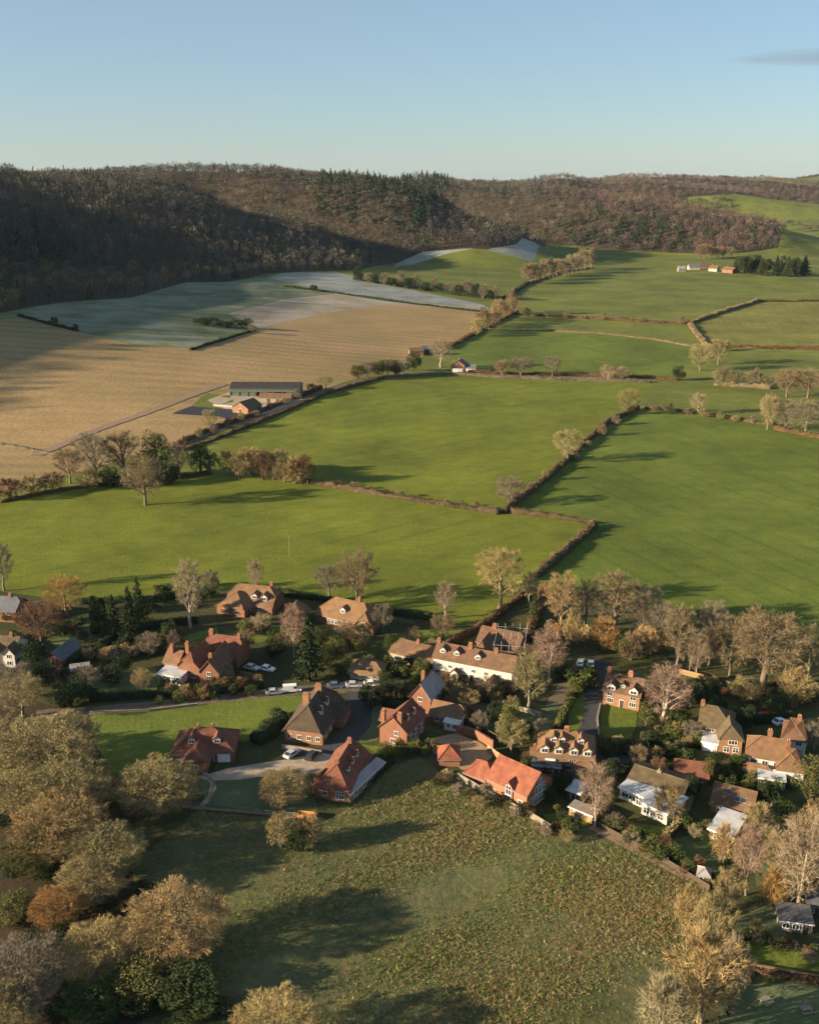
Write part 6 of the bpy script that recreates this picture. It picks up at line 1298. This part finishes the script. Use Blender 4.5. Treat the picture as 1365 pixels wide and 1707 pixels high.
# ---------------------------------------------------------------- cars
def car_meshes(van=False):
    B = MB()
    if van: side = [(-2.3, .35), (2.3, .35), (2.35, .95), (1.75, 1.15), (1.15, 1.95), (-2.25, 2.0), (-2.35, 1.0)]
    else: side = [(-2.1, .32), (2.1, .32), (2.15, .72), (1.95, .86), (.95, .98), (.35, 1.44), (-1.15, 1.47), (-1.95, 1.0), (-2.15, .85)]
    n = len(side)
    def ring(y, ins): return [(x * (1 - ins * .02) if z > .9 else x, y * (1 - (.16 if z > 1.05 else 0)), z) for x, z in side]
    B.add(ring(-.86, 0) + ring(.86, 0), [tuple(range(n)), tuple(range(n, 2 * n))[::-1]] + [(i, n + i, n + (i + 1) % n, (i + 1) % n) for i in range(n)])
    body = B.mesh('body', M['carpaint'])
    Gm = MB()
    if van: Gm.add([(1.70, -.72, 1.22), (1.70, .72, 1.22), (1.22, .70, 1.86), (1.22, -.70, 1.86)], [(0, 1, 2, 3)])
    else:
        Gm.add([(.93, -.70, 1.03), (.93, .70, 1.03), (.40, .66, 1.43), (.40, -.66, 1.43)], [(0, 1, 2, 3)]); rw = [(-1.96, -.70, 1.07), (-1.96, .70, 1.07), (-1.23, .66, 1.48), (-1.23, -.66, 1.48)]
    Gm.v = [(x + (.03 if x > 0 else -.03), y, z + .02) for x, y, z in Gm.v]
    ws = Gm.mesh('windscreen', M['glass']); bw = mesh_py('rear_window', rw if not van else [(-2.38, -.7, 1.2), (-2.38, .7, 1.2), (-2.33, .66, 1.8), (-2.33, -.66, 1.8)], [(3, 2, 1, 0)], M['glass'])
    sws = []
    for s in (-1, 1):
        S = MB()
        q = [(-1.55, s * .885, 1.02), (.75, s * .885, 1.02), (.30, s * .76, 1.38), (-1.12, s * .76, 1.40)] if not van else [(.4, s * .885, 1.15), (1.5, s * .885, 1.15), (1.1, s * .76, 1.75), (.4, s * .76, 1.75)]
        S.add([(x, y, z) for x, y, z in q], [(0, 1, 2, 3)]); sws.append(S.mesh('side_window', M['glass']))
    wm = MB().bar((0, -.11, 0), (0, .11, 0), .33, 12).mesh('tyre', M['rubber']); rm = MB().bar((0, -.125, 0), (0, .125, 0), .19, 8).mesh('rim', M['steel'])
    hl = MB().box(-.03, .03, -.2, .2, -.09, .09).mesh('headlight', M['paint'])
    return body, ws, bw, sws, wm, rm, hl
CAR, VAN = car_meshes(), car_meshes(True)
def car(px, py, ang, col, label, van=False):
    p = at(px, py); p = Vector((p.x, p.y, p.z + .06)); root = bpy.data.objects.new('parked_van' if van else 'parked_car', None); COL.objects.link(root); root.location = p; root.rotation_euler = (0, 0, math.radians(ang))
    tag(root, label, 'van' if van else 'car', 'vehicles parked in the village'); body, ws, bw, sws, wm, rm, hl = VAN if van else CAR
    link('body', body, root, color=col); link('windscreen', ws, root); link('rear_window', bw, root)
    for sw in sws: link('side_window', sw, root)
    for x in (-1.35, 1.35):
        for y in (-.78, .78):
            t = link('wheel', wm, root, (x, y, .33)); link('rim', rm, t)
    for y in (-.6, .6): link('headlight', hl, root, (2.14 if not van else 2.32, y, .66))
SIL, WHT, DRK, BLU, RED = (.45, .46, .47), (.8, .8, .79), (.03, .03, .035), (.10, .13, .19), (.22, .03, .02)
car(457, 1157, 12, SIL, 'silver car first in line on the lane below the old brick house')
car(487, 1153, 10, WHT, 'white van in line behind the silver car on the lane', True)
car(420, 1116, -25, SIL, 'pale silver car parked right beside the old brick house')
car(446, 1118, -25, WHT, 'pale car second from the old brick house wall')
car(560, 1146, 5, BLU, 'blue car behind the dark tiled house chimneys')
car(590, 1145, 3, SIL, 'silver car left of the white one below the thatched cottage')
car(620, 1143, 3, WHT, 'white car below the thatched cottage')
car(665, 1154, -5, DRK, 'dark car on the lane right of the thatched cottage')
car(487, 1260, 55, SIL, 'silver blue car on the gravel before the dark tiled house')
car(520, 1263, 70, DRK, 'black car on the gravel before the dark tiled house')
car(967, 1108, 75, WHT, 'left of two white cars below the orange scrub')
car(984, 1110, 78, WHT, 'right of two white cars below the orange scrub')
car(955, 1131, -40, WHT, 'white car alone beside the lane under the pinkish birch')
car(1276, 1196, 20, RED, 'dark red car behind the white tiled house')
car(1300, 1206, 30, WHT, 'white car right of the dark red one')
car(210, 805, 15, WHT, 'small white car on the farm lane beside the lone oak')

# ---------------------------------------------------------------- smaller things
def pole(px, py, h, label, name='utility_pole', arm=True, cat='pole'):
    p = at(px, py); root = bpy.data.objects.new(name, None); COL.objects.link(root); root.location = p; tag(root, label, cat)
    link('post', MB().bar((0, 0, -.4), (0, 0, h), .13, 7, .09).mesh('post', M['wood_grey']), root)
    if arm:
        link('crossarm', MB().box(-.8, .8, -.05, .05, h - .5, h - .38).mesh('crossarm', M['wood_dark']), root)
        for x in (-.7, 0, .7): link('insulator', MB().bar((x, 0, h - .37), (x, 0, h - .2), .05, 6).mesh('insulator', M['paint']), root)
    return root
pole(483, 926, 8, 'thin wooden utility pole alone in the near pasture')
pole(1148, 1124, 9, 'wooden utility pole beside the tall tree right of the grove')
r = pole(1160, 1118, 10.5, 'tall post with a white lamp head against the right pasture', 'lamp_post', False, 'lamp post')
link('lamp_head', MB().box(-.35, .35, -.35, .35, 10.5, 11.1).mesh('lamp_head', M['paint']), r)
def box_thing(name, px, py, dims, ang, mat, label, cat, parts=()):
    p = at(px, py); root = bpy.data.objects.new(name, None); COL.objects.link(root); root.location = p; root.rotation_euler = (0, 0, math.radians(ang)); tag(root, label, cat)
    for nm, bx, mt in parts: link(nm, MB().box(*bx).mesh(nm, M[mt]), root)
    return root
box_thing('trailer', 511, 1364, None, -8, None, 'small orange trailer beside the tile cottage garden', 'trailer', [('bed', (-1.6, 1.6, -.7, .7, .55, .7), 'orange'), ('side', (-1.6, 1.6, -.76, -.70, .5, 1.2), 'orange'), ('side', (-1.6, 1.6, .70, .76, .5, 1.2), 'orange'), ('tailboard', (-1.66, -1.6, -.7, .7, .5, 1.2), 'orange'), ('tailboard', (1.6, 1.66, -.7, .7, .5, 1.2), 'orange'), ('wheel', (-.3, .3, -.9, -.77, 0, .6), 'rubber'), ('wheel', (-.3, .3, .77, .9, 0, .6), 'rubber')])
def table(px, py, ang, label):
    box_thing('garden_table', px, py, None, ang, None, label, 'table', [('table_top', (-.9, .9, -.45, .45, .70, .76), 'wood_grey')] + [('leg', (sx * .75 - .04, sx * .75 + .04, sy * .35 - .04, sy * .35 + .04, -.1, .70), 'wood_grey') for sx in (-1, 1) for sy in (-1, 1)] + [('bench', (-.9, .9, sy * .8 - .14, sy * .8 + .14, .42, .46), 'wood_grey') for sy in (-1, 1)])
table(1342, 1686, 10, 'grey picnic table on the shaded lawn at the right edge'); table(1045, 1392, -30, 'grey picnic table on the lawn of the white flat bungalow'); table(1275, 1672, 25, 'pale picnic table on the dark lawn in the lower right')

# ---------------------------------------------------------------- the air of the valley
def haze():
    m = bpy.data.materials.new('haze'); m.use_nodes = True; nt = m.node_tree
    nt.nodes.remove(nt.nodes['Principled BSDF']); out = nt.nodes['Material Output']
    v = nt.nodes.new('ShaderNodeVolumePrincipled'); v.inputs['Color'].default_value = (.48, .70, 1.0, 1); v.inputs['Density'].default_value = HAZE_DENSITY; v.inputs['Anisotropy'].default_value = .2
    nt.links.new(v.outputs[0], out.inputs['Volume'])
    B = MB().box(-9000, 9000, -1500, 12000, -12, 235)
    o = link('haze', B.mesh('haze', m)); tag(o, kind='stuff')
HAZE_DENSITY = 1.5e-5
haze()
